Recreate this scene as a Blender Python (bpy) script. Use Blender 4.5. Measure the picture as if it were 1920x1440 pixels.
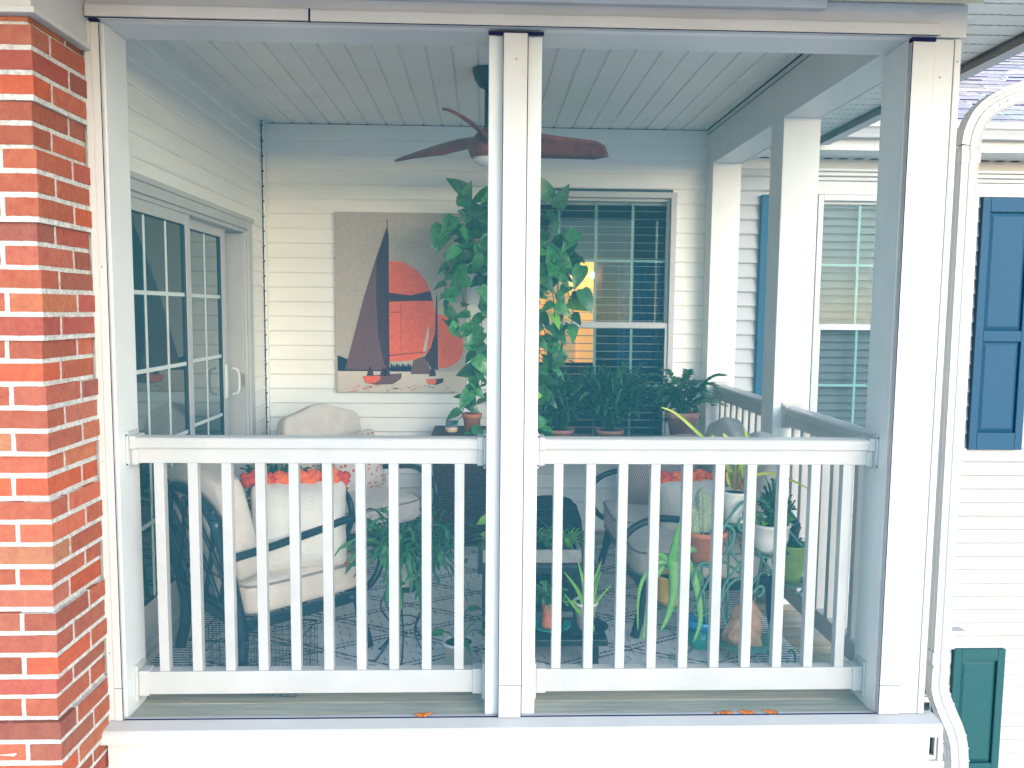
import bpy, math, random
from mathutils import Vector, Matrix, noise
random.seed(7)
R = math.radians
for o in list(bpy.data.objects): bpy.data.objects.remove(o)
S = bpy.context.scene
COL = S.collection
# ------------------------------------------------------------------ camera
FPX, CX, CY = 1519.0, 960.0, 720.0          # focal length in photo pixels (1920 wide)
CAMP = Vector((0, -2.71, 1.37))
_y = Vector((-53, -138, FPX)).normalized()
_z = -Vector((-155, 16780, FPX)).normalized(); _z = (_z - _y*_z.dot(_y)).normalized()
_x = -_z.cross(_y) if _z.cross(_y).x < 0 else _z.cross(_y)
WR = Matrix((_x, _y, _z))                    # camera (x right, y down, z forward) -> world
cam = bpy.data.objects.new('camera', bpy.data.cameras.new('camera')); COL.objects.link(cam)
cam.data.sensor_width = 36; cam.data.lens = 36*FPX/1920; cam.data.clip_start = .05; cam.data.clip_end = 2000
_rot = WR @ Matrix(((1,0,0),(0,-1,0),(0,0,-1)))
cam.matrix_world = Matrix.Translation(CAMP) @ _rot.to_4x4()
S.camera = cam
# ------------------------------------------------------------------ world, sun, exposure
W = bpy.data.worlds.new('World'); S.world = W; W.use_nodes = True
nt = W.node_tree; bg = nt.nodes['Background']
sky = nt.nodes.new('ShaderNodeTexSky'); sky.sky_type = 'NISHITA'; sky.sun_disc = False
sky.sun_elevation = R(16); sky.sun_rotation = R(152); sky.air_density = 1.0; sky.dust_density = 0.4; sky.ozone_density = 1.0
nt.links.new(sky.outputs[0], bg.inputs[0]); bg.inputs[1].default_value = .15
sl = bpy.data.lights.new('sun', 'SUN'); sl.energy = .5; sl.angle = R(40); sl.color = (1, .94, .87)
sun = bpy.data.objects.new('sun', sl); COL.objects.link(sun)
sun.rotation_euler = Vector((.45, -.85, .276)).to_track_quat('Z', 'Y').to_euler()
S.view_settings.view_transform = 'Standard'; S.view_settings.look = 'None'
S.view_settings.exposure = 2.2; S.view_settings.gamma = 1
S.render.engine = 'CYCLES'
S.cycles.max_bounces = 10; S.cycles.diffuse_bounces = 6; S.cycles.transparent_max_bounces = 16

def ray(u, v): return WR @ Vector((u-CX, v-CY, FPX))
def PY(u, v, Y): d = ray(u, v); return CAMP + d*((Y-CAMP.y)/d.y)
def PX(u, v, X): d = ray(u, v); return CAMP + d*((X-CAMP.x)/d.x)
def PZ(u, v, Z): d = ray(u, v); return CAMP + d*((Z-CAMP.z)/d.z)
FZ = -.055
# ------------------------------------------------------------------ materials
MATS = {}
def mat(name, col, rough=.5, spec=.5, var=.06, vscale=6, bump=0, bscale=60, metal=0, tone=False, col2=None, stretch=None, coat=0, sheen=0):
    m = bpy.data.materials.new(name); m.use_nodes = True; t = m.node_tree; N = t.nodes; L = t.links
    b = N['Principled BSDF']; b.inputs['Roughness'].default_value = rough; b.inputs['Metallic'].default_value = metal
    b.inputs['Specular IOR Level'].default_value = spec
    if coat: b.inputs['Coat Weight'].default_value = coat
    if sheen: b.inputs['Sheen Weight'].default_value = sheen
    tc = N.new('ShaderNodeTexCoord'); mp = N.new('ShaderNodeMapping'); L.new(tc.outputs['Object'], mp.inputs[0])
    if stretch: mp.inputs['Scale'].default_value = stretch
    nz = N.new('ShaderNodeTexNoise'); nz.inputs['Scale'].default_value = vscale; nz.inputs['Detail'].default_value = 6; nz.inputs['Roughness'].default_value = .65
    L.new(mp.outputs[0], nz.inputs[0])
    cr = N.new('ShaderNodeValToRGB'); L.new(nz.outputs[0], cr.inputs[0])
    c2 = col2 or tuple(c*(1-2.2*var) for c in col)
    cr.color_ramp.elements[0].position = .3; cr.color_ramp.elements[1].position = .68
    cr.color_ramp.elements[0].color = (*c2, 1); cr.color_ramp.elements[1].color = (*[min(1, c*(1+.3*var)) for c in col], 1)
    out = cr.outputs[0]
    if tone:
        at = N.new('ShaderNodeAttribute'); at.attribute_name = 'tone'
        mx = N.new('ShaderNodeMix'); mx.data_type = 'RGBA'; mx.blend_type = 'MULTIPLY'; mx.inputs[0].default_value = 1
        L.new(out, mx.inputs[6]); L.new(at.outputs['Color'], mx.inputs[7]); out = mx.outputs[2]
    L.new(out, b.inputs['Base Color'])
    if bump:
        n2 = N.new('ShaderNodeTexNoise'); n2.inputs['Scale'].default_value = bscale; n2.inputs['Detail'].default_value = 5
        L.new(mp.outputs[0], n2.inputs[0])
        bp = N.new('ShaderNodeBump'); bp.inputs['Strength'].default_value = bump; bp.inputs['Distance'].default_value = .004
        L.new(n2.outputs[0], bp.inputs['Height']); L.new(bp.outputs[0], b.inputs['Normal'])
    MATS[name] = m; return m
def nodes(m): return m.node_tree.nodes, m.node_tree.links, m.node_tree.nodes['Principled BSDF']
trim = mat('white_trim', (.48, .48, .475), .38, .4, .05, 3, .08, 30)  # white paint darkened so that outdoor light does not clip it
postm = mat('white_post', (.72, .715, .70), .42, .4, .04, 2.5, .1, 40)
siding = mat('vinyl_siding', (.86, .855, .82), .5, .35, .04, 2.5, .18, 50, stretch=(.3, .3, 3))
sidingout = mat('outdoor_siding', (.40, .405, .41), .5, .35, .04, 2.5, .18, 50, stretch=(.3, .3, 3))  # same white vinyl as indoors, darkened to offset the brighter outdoor light
ceilm = mat('ceiling_vinyl', (.87, .87, .85), .5, .35, .03, 3, .08, 30)
soffm = mat('soffit_vinyl', (.74, .74, .68), .5, .35, .04, 4)
railm = mat('rail_vinyl', (.50, .48, .46), .34, .45, .06, 4, .08, 30)  # white vinyl darkened to hold back the outdoor light on it
dark = mat('dark_gap', (.006, .012, .06), .8, .1, 0)
seam = mat('shadow_seam', (.03, .035, .05), .8, .1, 0)
mortar = mat('mortar', (.58, .57, .545), .95, .1, .2, 60, 1, 150)
brick = mat('brick', (.36, .115, .066), .9, .2, 0, 34, 1, 90, tone=True, col2=(.30, .075, .055))
deckm = mat('deck_wood', (.66, .56, .42), .85, .2, 0, 4, .6, 25, col2=(.34, .28, .20), stretch=(.5, 8, 8), tone=True)
shutg = mat('shutter_teal', (.008, .088, .100), .62, .3, .15, 90, .3, 350)
shut = mat('shutter_blue', (.006, .072, .145), .62, .3, .15, 90, .3, 350)
blackm = mat('black_metal', (.006, .022, .034), .32, .5, .1, 20)
greenm = mat('green_metal', (.05, .22, .17), .5, .4, .25, 30, .3, 90, col2=(.10, .16, .11))
fabric = mat('beige_fabric', (.66, .59, .52), .95, .1, .07, 14, .7, 260, sheen=.2)
fabdk = mat('taupe_fabric', (.30, .26, .23), .95, .1, .06, 14, .7, 260)
pillw = mat('cream_pillow', (.72, .68, .62), .95, .1, .06, 12, .6, 200)
orange = mat('orange_yarn', (.95, .20, .045), .95, .1, .2, 60, 1, 200, col2=(.75, .09, .03))
redyarn = mat('coral_yarn', (.80, .075, .045), .95, .1, .2, 60, 1, 200)
terra = mat('terracotta', (.60, .20, .10), .85, .2, .12, 12, .4, 80)
terrad = mat('dusty_terracotta', (.58, .27, .21), .85, .2, .15, 12, .4, 80)
soil = mat('soil', (.022, .014, .011), .95, .1, .3, 60, 1, 80)
potw = mat('white_pot', (.72, .70, .66), .35, .5, .04, 8)
poty = mat('yellow_glaze', (.72, .42, .05), .25, .6, .08, 12)
potg = mat('green_glaze', (.24, .36, .06), .3, .6, .15, 12)
teal = mat('teal_glaze', (.02, .36, .32), .25, .6, .1, 10)
blueg = mat('blue_glaze', (.01, .28, .60), .2, .6, .15, 14)
leafd = mat('pothos_leaf', (.055, .22, .05), .30, .5, 0, 38, .1, 60, tone=True, col2=(.010, .062, .026))
leafb = mat('young_leaf', (.17, .40, .03), .4, .5, 0, 30, tone=True, col2=(.10, .27, .02))
leafc = mat('cactus_leaf', (.055, .19, .05), .5, .4, 0, 40, tone=True, col2=(.02, .10, .04))
leafk = mat('dark_foliage', (.035, .14, .055), .5, .4, 0, 40, tone=True, col2=(.012, .065, .03))
aloe = mat('aloe_skin', (.13, .34, .06), .45, .5, 0, 60, tone=True, col2=(.07, .24, .08))
brom = mat('bromeliad_leaf', (.46, .50, .05), .4, .5, 0, 20, tone=True, col2=(.28, .40, .03))
cact = mat('cactus_skin', (.40, .46, .33), .8, .3, 0, 160, 1, 300, col2=(.17, .28, .15))
stemm = mat('stem', (.07, .09, .03), .7, .3, .2, 30)
brown = mat('fan_wood', (.30, .075, .06), .5, .4, 0, 12, .1, 60, col2=(.10, .035, .032), stretch=(1, 1, 1))
wicker = mat('wicker', (.085, .04, .045), .7, .3, .3, 60)
concr = mat('cast_stone', (.32, .33, .33), .9, .2, .12, 20, .5, 90)
rockm = mat('rock', (.55, .33, .20), .9, .2, 0, 22, 1, 40, col2=(.24, .15, .10))
wax = mat('candle_wax', (.75, .52, .28), .5, .4, .05)
curtain = mat('blue_curtain', (.05, .16, .32), .9, .1, .2, 8)
roomm = mat('room_wall', (.08, .14, .20), .9, .1, .2, 3)
roomd = mat('room_wood', (.14, .06, .04), .8, .2, .2, 3)
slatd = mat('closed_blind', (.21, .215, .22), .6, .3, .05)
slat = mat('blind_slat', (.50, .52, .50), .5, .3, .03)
groundm = mat('bounce_ground', (.58, .57, .54), .95, .1, 0, 3, 1, 20, col2=(.50, .49, .46))  # unseen ground, made pale to bounce light up into the porch
leafo = mat('dry_leaf', (.62, .20, .05), .8, .2, .3, 40)
shing = mat('shingle', (.50, .46, .48), .95, .1, .15, 30, 1, 120, tone=True)
jarm = mat('jar_glass', (.10, .16, .19), .1, .6, 0)
chrome = mat('steel', (.45, .46, .47), .3, .5, .05, metal=.8)
lens = mat('frosted_lens', (.62, .64, .66), .3, .5, .02)
canvas = mat('canvas_sand', (.48, .42, .365), .95, .05, .06, 40, .3, 500)
c_pl = mat('print_plum', (.17, .085, .085), .95, .05, .10, 60)
c_dk = mat('print_dark_plum', (.075, .032, .055), .95, .05, .15, 60)
c_or = mat('print_orange', (.85, .15, .06), .95, .05, .08, 60, col2=(.68, .11, .05))
c_nv = mat('print_navy', (.02, .02, .05), .95, .05, .1, 60)
c_lt = mat('print_light', (.62, .54, .46), .95, .05, .05, 60)
def emis(name, col, st):
    m = bpy.data.materials.new(name); m.use_nodes = True; n, l, b = nodes(m)
    b.inputs['Base Color'].default_value = (*col, 1); b.inputs['Emission Color'].default_value = (*col, 1); b.inputs['Emission Strength'].default_value = st
    MATS[name] = m; return m
warmlit = emis('lamp_lit_wall', (1, .45, .09), .24)  # wall and door panels glow themselves, standing in for lamplight
warmlit2 = emis('lamp_lit_door', (1, .52, .16), .15)
bulbm = emis('bulb', (1, .85, .5), 9)
def glassm(name, tint, base, lo):
    m = bpy.data.materials.new(name); m.use_nodes = True; t = m.node_tree; N = t.nodes; L = t.links
    N.remove(N['Principled BSDF']); out = N['Material Output']
    tr = N.new('ShaderNodeBsdfTransparent'); tr.inputs[0].default_value = (*tint, 1)
    gl = N.new('ShaderNodeBsdfGlossy'); gl.inputs['Roughness'].default_value = .015; gl.inputs[0].default_value = (*base, 1)
    fr = N.new('ShaderNodeFresnel'); fr.inputs[0].default_value = lo
    mx = N.new('ShaderNodeMixShader'); L.new(fr.outputs[0], mx.inputs[0]); L.new(tr.outputs[0], mx.inputs[1]); L.new(gl.outputs[0], mx.inputs[2]); L.new(mx.outputs[0], out.inputs[0])
    MATS[name] = m; return m
glass = glassm('window_glass', (.80, .88, .90), (.6, .75, .8), 1.30)
doorglass = mat('door_glass', (.004, .05, .052), .025, .9, .2, 3)
doorglass.node_tree.nodes['Principled BSDF'].inputs['IOR'].default_value = 1.75
# insect screen: fine mesh, most light passes; teal haze painted into its colour
def screenm():
    m = bpy.data.materials.new('insect_screen_mesh'); m.use_nodes = True; t = m.node_tree; N = t.nodes; L = t.links
    N.remove(N['Principled BSDF']); out = N['Material Output']
    tr = N.new('ShaderNodeBsdfTransparent'); df = N.new('ShaderNodeBsdfDiffuse'); df.inputs[0].default_value = (.05, .22, .32, 1)
    tc = N.new('ShaderNodeTexCoord'); nz = N.new('ShaderNodeTexNoise'); nz.inputs['Scale'].default_value = 330; nz.inputs['Detail'].default_value = 1
    L.new(tc.outputs['Object'], nz.inputs[0])
    mr = N.new('ShaderNodeMapRange'); mr.inputs[1].default_value = .3; mr.inputs[2].default_value = .7; mr.inputs[3].default_value = .09; mr.inputs[4].default_value = .19
    L.new(nz.outputs[0], mr.inputs[0]); mx = N.new('ShaderNodeMixShader')
    L.new(mr.outputs[0], mx.inputs[0]); L.new(tr.outputs[0], mx.inputs[1]); L.new(df.outputs[0], mx.inputs[2]); L.new(mx.outputs[0], out.inputs[0])
    return m
screen = screenm()
def patmat(name, base, ink, kind, scale, rot=0):
    m = mat(name, base, .95, .1, .05, 12, .5, 200); n, l, b = nodes(m); src = b.inputs['Base Color'].links[0].from_socket
    tc = n.new('ShaderNodeTexCoord'); mp = n.new('ShaderNodeMapping'); mp.inputs['Rotation'].default_value = (0, rot, rot*.6); l.new(tc.outputs['Object'], mp.inputs[0])
    if kind == 'dots':
        v = n.new('ShaderNodeTexVoronoi'); v.inputs['Scale'].default_value = scale; v.inputs['Randomness'].default_value = .55; l.new(mp.outputs[0], v.inputs[0]); s = v.outputs[0]; lo, hi = .27, .31
    else:
        v = n.new('ShaderNodeTexWave'); v.inputs['Scale'].default_value = scale; v.inputs['Distortion'].default_value = .6; l.new(mp.outputs[0], v.inputs[0]); s = v.outputs[1]; lo, hi = .35, .6
    r = n.new('ShaderNodeMapRange'); r.inputs[1].default_value = lo; r.inputs[2].default_value = hi; l.new(s, r.inputs[0])
    mx = n.new('ShaderNodeMix'); mx.data_type = 'RGBA'; l.new(r.outputs[0], mx.inputs[0]); mx.inputs[6].default_value = (*ink, 1); l.new(src, mx.inputs[7]); l.new(mx.outputs[2], b.inputs['Base Color'])
    return m
dotted = patmat('red_floral_fabric', (.62, .56, .50), (.52, .07, .06), 'dots', 34)
striped = patmat('striped_knit', (.50, .44, .40), (.24, .15, .13), 'wave', 32, .5)
# rug: pale wool with dark broken zigzag diamonds, hatching and stripes at both ends
def rugmat():
    m = mat('rug_wool', (.85, .84, .83), .98, .05, .10, 30, .6, 300); N, L, b = nodes(m); src = b.inputs['Base Color'].links[0].from_socket
    def M(op, a, c=None):
        q = N.new('ShaderNodeMath'); q.operation = op
        for i, v in enumerate((a, c)):
            if v is None: continue
            if isinstance(v, (int, float)): q.inputs[i].default_value = v
            else: L.new(v, q.inputs[i])
        return q.outputs[0]
    tc = N.new('ShaderNodeTexCoord'); sp = N.new('ShaderNodeSeparateXYZ'); L.new(tc.outputs['Object'], sp.inputs[0]); x, y = sp.outputs[0], sp.outputs[1]
    zz = M('MULTIPLY', M('PINGPONG', M('ADD', x, y), .014), .45)
    def line(c, w): return M('LESS_THAN', M('ABSOLUTE', M('SUBTRACT', M('FRACT', c), .5)), w)
    yy = M('ADD', y, zz)
    a = M('ADD', M('MULTIPLY', x, 1.55), M('MULTIPLY', yy, 2.9)); c = M('SUBTRACT', M('MULTIPLY', x, 1.55), M('MULTIPLY', yy, 2.9))
    l1 = M('MAXIMUM', line(a, .019), line(c, .019)); l2 = M('MAXIMUM', line(M('ADD', a, .10), .014), line(M('ADD', c, .10), .014))
    nz = N.new('ShaderNodeTexNoise'); nz.inputs['Scale'].default_value = 9; L.new(tc.outputs['Object'], nz.inputs[0])
    hatch = M('MULTIPLY', line(M('ADD', M('MULTIPLY', x, 26), M('MULTIPLY', y, 7)), .07), M('GREATER_THAN', M('SINE', M('MULTIPLY', M('ADD', y, M('MULTIPLY', x, .6)), 95)), .0))
    hatch = M('MULTIPLY', hatch, M('GREATER_THAN', nz.outputs[0], .49))
    inner = M('LESS_THAN', M('ABSOLUTE', x), 1.14)
    st = M('MULTIPLY', line(M('MULTIPLY', y, 42), .21), M('SUBTRACT', 1, inner))
    f = M('MAXIMUM', M('MULTIPLY', M('MAXIMUM', M('MAXIMUM', l1, l2), M('MULTIPLY', hatch, .75)), inner), st)
    n3 = N.new('ShaderNodeTexNoise'); n3.inputs['Scale'].default_value = 120; L.new(tc.outputs['Object'], n3.inputs[0])
    f = M('MULTIPLY', f, M('ADD', .25, M('MULTIPLY', M('GREATER_THAN', n3.outputs[0], .43), .7)))
    mx = N.new('ShaderNodeMix'); mx.data_type = 'RGBA'; L.new(f, mx.inputs[0]); L.new(src, mx.inputs[6]); mx.inputs[7].default_value = (.012, .022, .055, 1)
    L.new(mx.outputs[2], b.inputs['Base Color']); return m
rugm = rugmat()
# weave bands on the wicker chest
def addwave(m, sc, st, axis):
    n, l, b = nodes(m); tc = n.new('ShaderNodeTexCoord'); w = n.new('ShaderNodeTexWave'); w.inputs['Scale'].default_value = sc; w.bands_direction = axis; w.inputs['Distortion'].default_value = 3
    l.new(tc.outputs['Object'], w.inputs[0]); bp = n.new('ShaderNodeBump'); bp.inputs['Strength'].default_value = st; bp.inputs['Distance'].default_value = .01; l.new(w.outputs[1], bp.inputs['Height']); l.new(bp.outputs[0], b.inputs['Normal'])
addwave(wicker, 22, 1, 'Z')
urnm = mat('dark_weave', (.012, .022, .03), .8, .2, .3, 60); addwave(urnm, 24, 1, 'Z')
# ------------------------------------------------------------------ mesh helpers
ORG = {}
def empty(name, loc=(0, 0, 0), parent=None):
    o = bpy.data.objects.new(name, None); COL.objects.link(o); o.empty_display_size = .1
    loc = Vector(loc)
    if parent: o.parent = parent; o.location = loc - ORG[parent.name]
    else: o.location = loc
    ORG[o.name] = loc; return o
def tag(o, label=None, cat=None, group=None, kind=None):
    if label: o['label'] = label
    if cat: o['category'] = cat
    if group: o['group'] = group
    if kind: o['kind'] = kind
    return o
def thing(name, loc, label, cat, group=None): return tag(empty(name, loc), label, cat, group)
class MB:
    def __init__(s): s.v = []; s.f = []; s.t = []; s.sm = []; s.mi = []; s.tone = (1, 1, 1); s.m = 0; s.M = None
    def add(s, vs, fs, smooth=False):
        b = len(s.v)
        s.v += [tuple(s.M @ Vector(p)) if s.M else tuple(p) for p in vs]
        for f in fs: s.f.append([b+i for i in f]); s.t.append(s.tone); s.sm.append(smooth); s.mi.append(s.m)
        return s
    def box(s, x0, x1, y0, y1, z0, z1):
        v = [(x, y, z) for x in (x0, x1) for y in (y0, y1) for z in (z0, z1)]
        return s.add(v, [(0,1,3,2),(4,6,7,5),(0,4,5,1),(2,3,7,6),(0,2,6,4),(1,5,7,3)])
    def bar(s, a, b, w, h, up=(0, 0, 1)):
        a, b = Vector(a), Vector(b); d = (b-a).normalized(); r = d.cross(Vector(up))
        if r.length < 1e-4: r = d.cross(Vector((1, 0, 0)))
        r.normalize(); u = r.cross(d); v = []
        for p in (a, b):
            for i, j in ((-1,-1),(1,-1),(1,1),(-1,1)): v.append(p+r*(i*w/2)+u*(j*h/2))
        return s.add(v, [(3,2,1,0),(4,5,6,7),(0,1,5,4),(1,2,6,5),(2,3,7,6),(3,0,4,7)])
    def tube(s, pts, r, seg=8, smooth=True, cap=True):
        pts = [Vector(p) for p in pts]; n = len(pts)
        rs = r if isinstance(r, (list, tuple)) else [r]*n
        v = []; prev = None
        for i, p in enumerate(pts):
            d = (pts[min(i+1, n-1)]-pts[max(i-1, 0)])
            d = d.normalized() if d.length > 1e-9 else Vector((0, 0, 1))
            if prev is None: prev = d.orthogonal().normalized()
            u = (prev - d*prev.dot(d)); u = u.normalized() if u.length > 1e-6 else d.orthogonal().normalized(); prev = u; w = d.cross(u)
            for k in range(seg):
                a = 2*math.pi*k/seg; v.append(p+(u*math.cos(a)+w*math.sin(a))*rs[i])
        f = [(i*seg+k, i*seg+(k+1) % seg, (i+1)*seg+(k+1) % seg, (i+1)*seg+k) for i in range(n-1) for k in range(seg)]
        if cap: f += [tuple(range(seg-1, -1, -1)), tuple((n-1)*seg+k for k in range(seg))]
        return s.add(v, f, smooth)
    def lathe(s, prof, c=(0, 0, 0), seg=28, smooth=True, sx=1, sy=1):
        v = []; n = len(prof)
        for r, z in prof:
            for k in range(seg): a = 2*math.pi*k/seg; v.append((c[0]+r*sx*math.cos(a), c[1]+r*sy*math.sin(a), c[2]+z))
        f = [(i*seg+k, i*seg+(k+1) % seg, (i+1)*seg+(k+1) % seg, (i+1)*seg+k) for i in range(n-1) for k in range(seg)]
        f += [tuple(range(seg-1, -1, -1)), tuple((n-1)*seg+k for k in range(seg))]
        return s.add(v, f, smooth)
    def prism(s, pts, off):          # planar outline extruded by vector
        n = len(pts); off = Vector(off); v = [Vector(p) for p in pts]+[Vector(p)+off for p in pts]
        return s.add(v, [tuple(range(n)), tuple(range(2*n-1, n-1, -1))]+[(i, n+i, n+(i+1) % n, (i+1) % n) for i in range(n)])
    def rbox(s, c, dims, Mx=None, p=6, n=12, deform=None):
        """rounded cushion: subdivided cube pulled to a super-ellipsoid"""
        c = Vector(c); Mx = Mx or Matrix.Identity(3); H = Vector(dims)/2
        for ax in range(3):
            for sg in (-1, 1):
                v = []
                for i in range(n+1):
                    for j in range(n+1):
                        a, b = -1+2*i/n, -1+2*j/n
                        a = math.sin(a*math.pi/2); b = math.sin(b*math.pi/2)
                        q = [0, 0, 0]; q[ax] = sg; q[(ax+1) % 3] = a; q[(ax+2) % 3] = b
                        L = (abs(q[0])**p+abs(q[1])**p+abs(q[2])**p)**(1/p); q = [t/L for t in q]
                        w = Vector((q[0]*H.x, q[1]*H.y, q[2]*H.z))
                        if deform: w = deform(w, q)
                        v.append(c+Mx@w)
                f = []
                for i in range(n):
                    for j in range(n):
                        k = i*(n+1)+j; q4 = (k, k+n+1, k+n+2, k+1); f.append(q4 if sg > 0 else q4[::-1])
                s.add(v, f, True)
        return s
    def strap(s, pts, w, curve=.25, up=(0, 0, 1), wf=None, tone=None):
        """leaf blade along points, V section"""
        pts = [Vector(p) for p in pts]; n = len(pts); v = []
        for i, p in enumerate(pts):
            t = i/(n-1); d = (pts[min(i+1, n-1)]-pts[max(i-1, 0)]).normalized(); r = d.cross(Vector(up))
            if r.length < .05: r = d.cross(Vector((.3, 1, .1)))
            r.normalize(); u = r.cross(d); ww = w*(wf(t) if wf else (1-t)**.6*min(1, .6+t*3))
            v += [p-r*ww/2+u*ww*curve, p, p+r*ww/2+u*ww*curve]
        f = [(i*3+k, i*3+k+1, i*3+k+4, i*3+k+3) for i in range(n-1) for k in (0, 1)]
        if tone: s.tone = tone
        return s.add(v, f, True)
    def leaf(s, base, d, L, w, nrm=(0, 0, 1), droop=.3):
        """heart-shaped leaf with midrib fold and drooping tip"""
        base = Vector(base); d = Vector(d).normalized(); nrm = Vector(nrm); r = d.cross(nrm)
        if r.length < .05: r = d.orthogonal()
        r.normalize(); u = r.cross(d)
        prof = [(-.06, .0), (-.10, .30), (.02, .46), (.25, .50), (.5, .40), (.75, .22), (.92, .07), (1, 0)]
        v = []
        for t, h in prof:
            tt = max(t, 0); c = base+d*(t*L)-u*(droop*L*tt*tt)
            mid = base+d*(max(t, 0)*L)-u*(droop*L*tt*tt)
            v += [c-r*h*w+u*h*w*.22, mid, c+r*h*w+u*h*w*.22]
        f = [(i*3+k, i*3+k+1, i*3+k+4, i*3+k+3) for i in range(len(prof)-1) for k in (0, 1)]
        return s.add(v, f, True)
    def build(s, name, m, parent=None, bevel=0, solid=0, org=None):
        me = bpy.data.meshes.new(name); o = bpy.data.objects.new(name, me); COL.objects.link(o)
        if parent: org = ORG[parent.name]; o.parent = parent
        else:
            org = Vector(org) if org is not None else sum((Vector(p) for p in s.v), Vector())/len(s.v); o.location = org
        ORG[o.name] = Vector(org)
        me.from_pydata([tuple(Vector(p)-org) for p in s.v], [], s.f)
        for mm in (m if isinstance(m, (list, tuple)) else [m]): me.materials.append(mm)
        me.polygons.foreach_set('use_smooth', s.sm); me.polygons.foreach_set('material_index', s.mi)
        ca = me.color_attributes.new('tone', 'FLOAT_COLOR', 'CORNER'); buf = []
        for p, t in zip(s.f, s.t): buf += [t[0], t[1], t[2], 1]*len(p)
        ca.data.foreach_set('color', buf); me.update()
        if bevel:
            b = o.modifiers.new('b', 'BEVEL'); b.width = bevel; b.segments = 2; b.limit_method = 'ANGLE'; b.angle_limit = R(40)
        if solid:
            q = o.modifiers.new('s', 'SOLIDIFY'); q.thickness = solid
        return o
def boxo(name, m, parent, b, bevel=.002, org=None): return MB().box(*b).build(name, m, parent, bevel, org=org)
def bez(pts, n=10):
    """Catmull-Rom through points"""
    P = [Vector(p) for p in pts]; P = [P[0]*2-P[1]]+P+[P[-1]*2-P[-2]]; out = []
    for i in range(1, len(P)-2):
        for k in range(n):
            t = k/n; a, b, c, d = P[i-1:i+3]
            out.append(.5*((2*b)+(c-a)*t+(2*a-5*b+4*c-d)*t*t+(3*b-a-3*c+d)*t**3))
    out.append(P[-2]); return out
def jt(a=.8, b=1.2):
    k = random.uniform(a, b); return (k*random.uniform(.9, 1.1), k, k*random.uniform(.85, 1.1))
rnd = random.uniform
# ================================================================== SETTING
g = MB().add([(-300, -300, -3.3), (300, -300, -3.3), (300, 300, -3.3), (-300, 300, -3.3)], [(0, 1, 2, 3)]).build('ground', groundm)
tag(g, 'unseen ground far below the raised porch, made pale to bounce light up', kind='structure')
YB = 2.43; PIT = .0907; PH = 1.591
XL = -1.372
# deck floor: one sheet of boards
d = MB(); y = 0.0
while y < YB:
    d.tone = jt(.85, 1.15); y1 = min(y+.138, YB)
    d.box(-1.372, 1.60, y+.0025, y1-.0025, FZ-.03, FZ); y += .138
deck = d.build('floor', deckm, None, .002); tag(deck, 'weathered grey deck boards of the raised porch', kind='structure')
# ================================================================== HOUSE
house = thing('house', (0, YB, -3.3), 'white sided house with red brick corner, teal shutters and white gutters around the porch', 'house')
def joints(r_, k):
    a, b = r_; h = (math.sin(k*12.9898)*43758.5453) % 1.0
    if zc_off[0] and b-a > 1.2 and b > 4: c = a+(b-a)*(.2+.6*h); return [(a, c, 0), (c, b, .0024)]
    return [(a, b, 0)]
zc_off = [1]
def laps(mb, runs_for, z0, z1, place, lip=.015):
    """horizontal lapped courses; place(s, out, z) -> point; runs_for(z) -> list of (s0,s1)"""
    k = math.floor((z0-PH)/PIT)
    while PH+k*PIT < z1:
        zb = PH+k*PIT; zt = zb+PIT; za, zc = max(zb, z0), min(zt, z1)
        if zc-za > .004:
            for a, b, jn in [q for r_ in runs_for((za+zc)/2) for q in joints(r_, k)]:
                n = max(1, int((b-a)/.25)); v = []; f = []
                ob = lip*(zt-za)/PIT; oc = lip*(zt-zc)/PIT
                for i in range(n+1):
                    s = a+(b-a)*i/n; w = jn+.0016*noise.noise(Vector((s*2.1, zb*9, 3.3)))
                    v += [place(s, -.003, za), place(s, ob+w-.0065, za), place(s, ob+w, za+.0075), place(s, oc+w*.3, zc)]
                for i in range(n):
                    for j in range(3): f.append((i*4+j, i*4+4+j, i*4+5+j, i*4+1+j))
                mb.add(v, f)
        k += 1
W1 = (.14, 1.205, .47, 2.115); W2 = (2.10, 3.13, .47, 2.115); W3 = (2.10, 3.11, -1.66, -.75)
def runs_back(z):
    cuts = sorted([(w[0]+.02, w[1]-.02) for w in (W1, W2, W3) if w[2] < z < w[3]]); out = []; s = -1.40
    if z > 2.28: 
        return [(-1.40, 1.60)]
    for a, b in cuts: out.append((s, a)); s = b
    out.append((s, 6.0)); return out
def clip_runs(lo, hi): return lambda z: [(max(a, lo), min(b, hi)) for a, b in runs_back(z) if min(b, hi) > max(a, lo)]
m = MB(); laps(m, clip_runs(-1.40, 1.50), FZ, 2.52, lambda s, o, z: (s, YB-o, z)); m.build('back_siding_wall', siding, house)
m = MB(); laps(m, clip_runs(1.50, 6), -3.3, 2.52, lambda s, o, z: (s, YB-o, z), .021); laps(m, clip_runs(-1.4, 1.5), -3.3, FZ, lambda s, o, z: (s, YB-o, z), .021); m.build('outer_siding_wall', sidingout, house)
DY0, DY1, DZ1 = .16, 2.075, 1.87
def runs_left(z): return [(DY1-.03, YB)] if z < DZ1-.02 else [(.185, YB)]
m = MB(); laps(m, runs_left, FZ, 2.52, lambda s, o, z: (XL+o, s, z)); m.build('side_siding_wall', siding, house)
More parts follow.
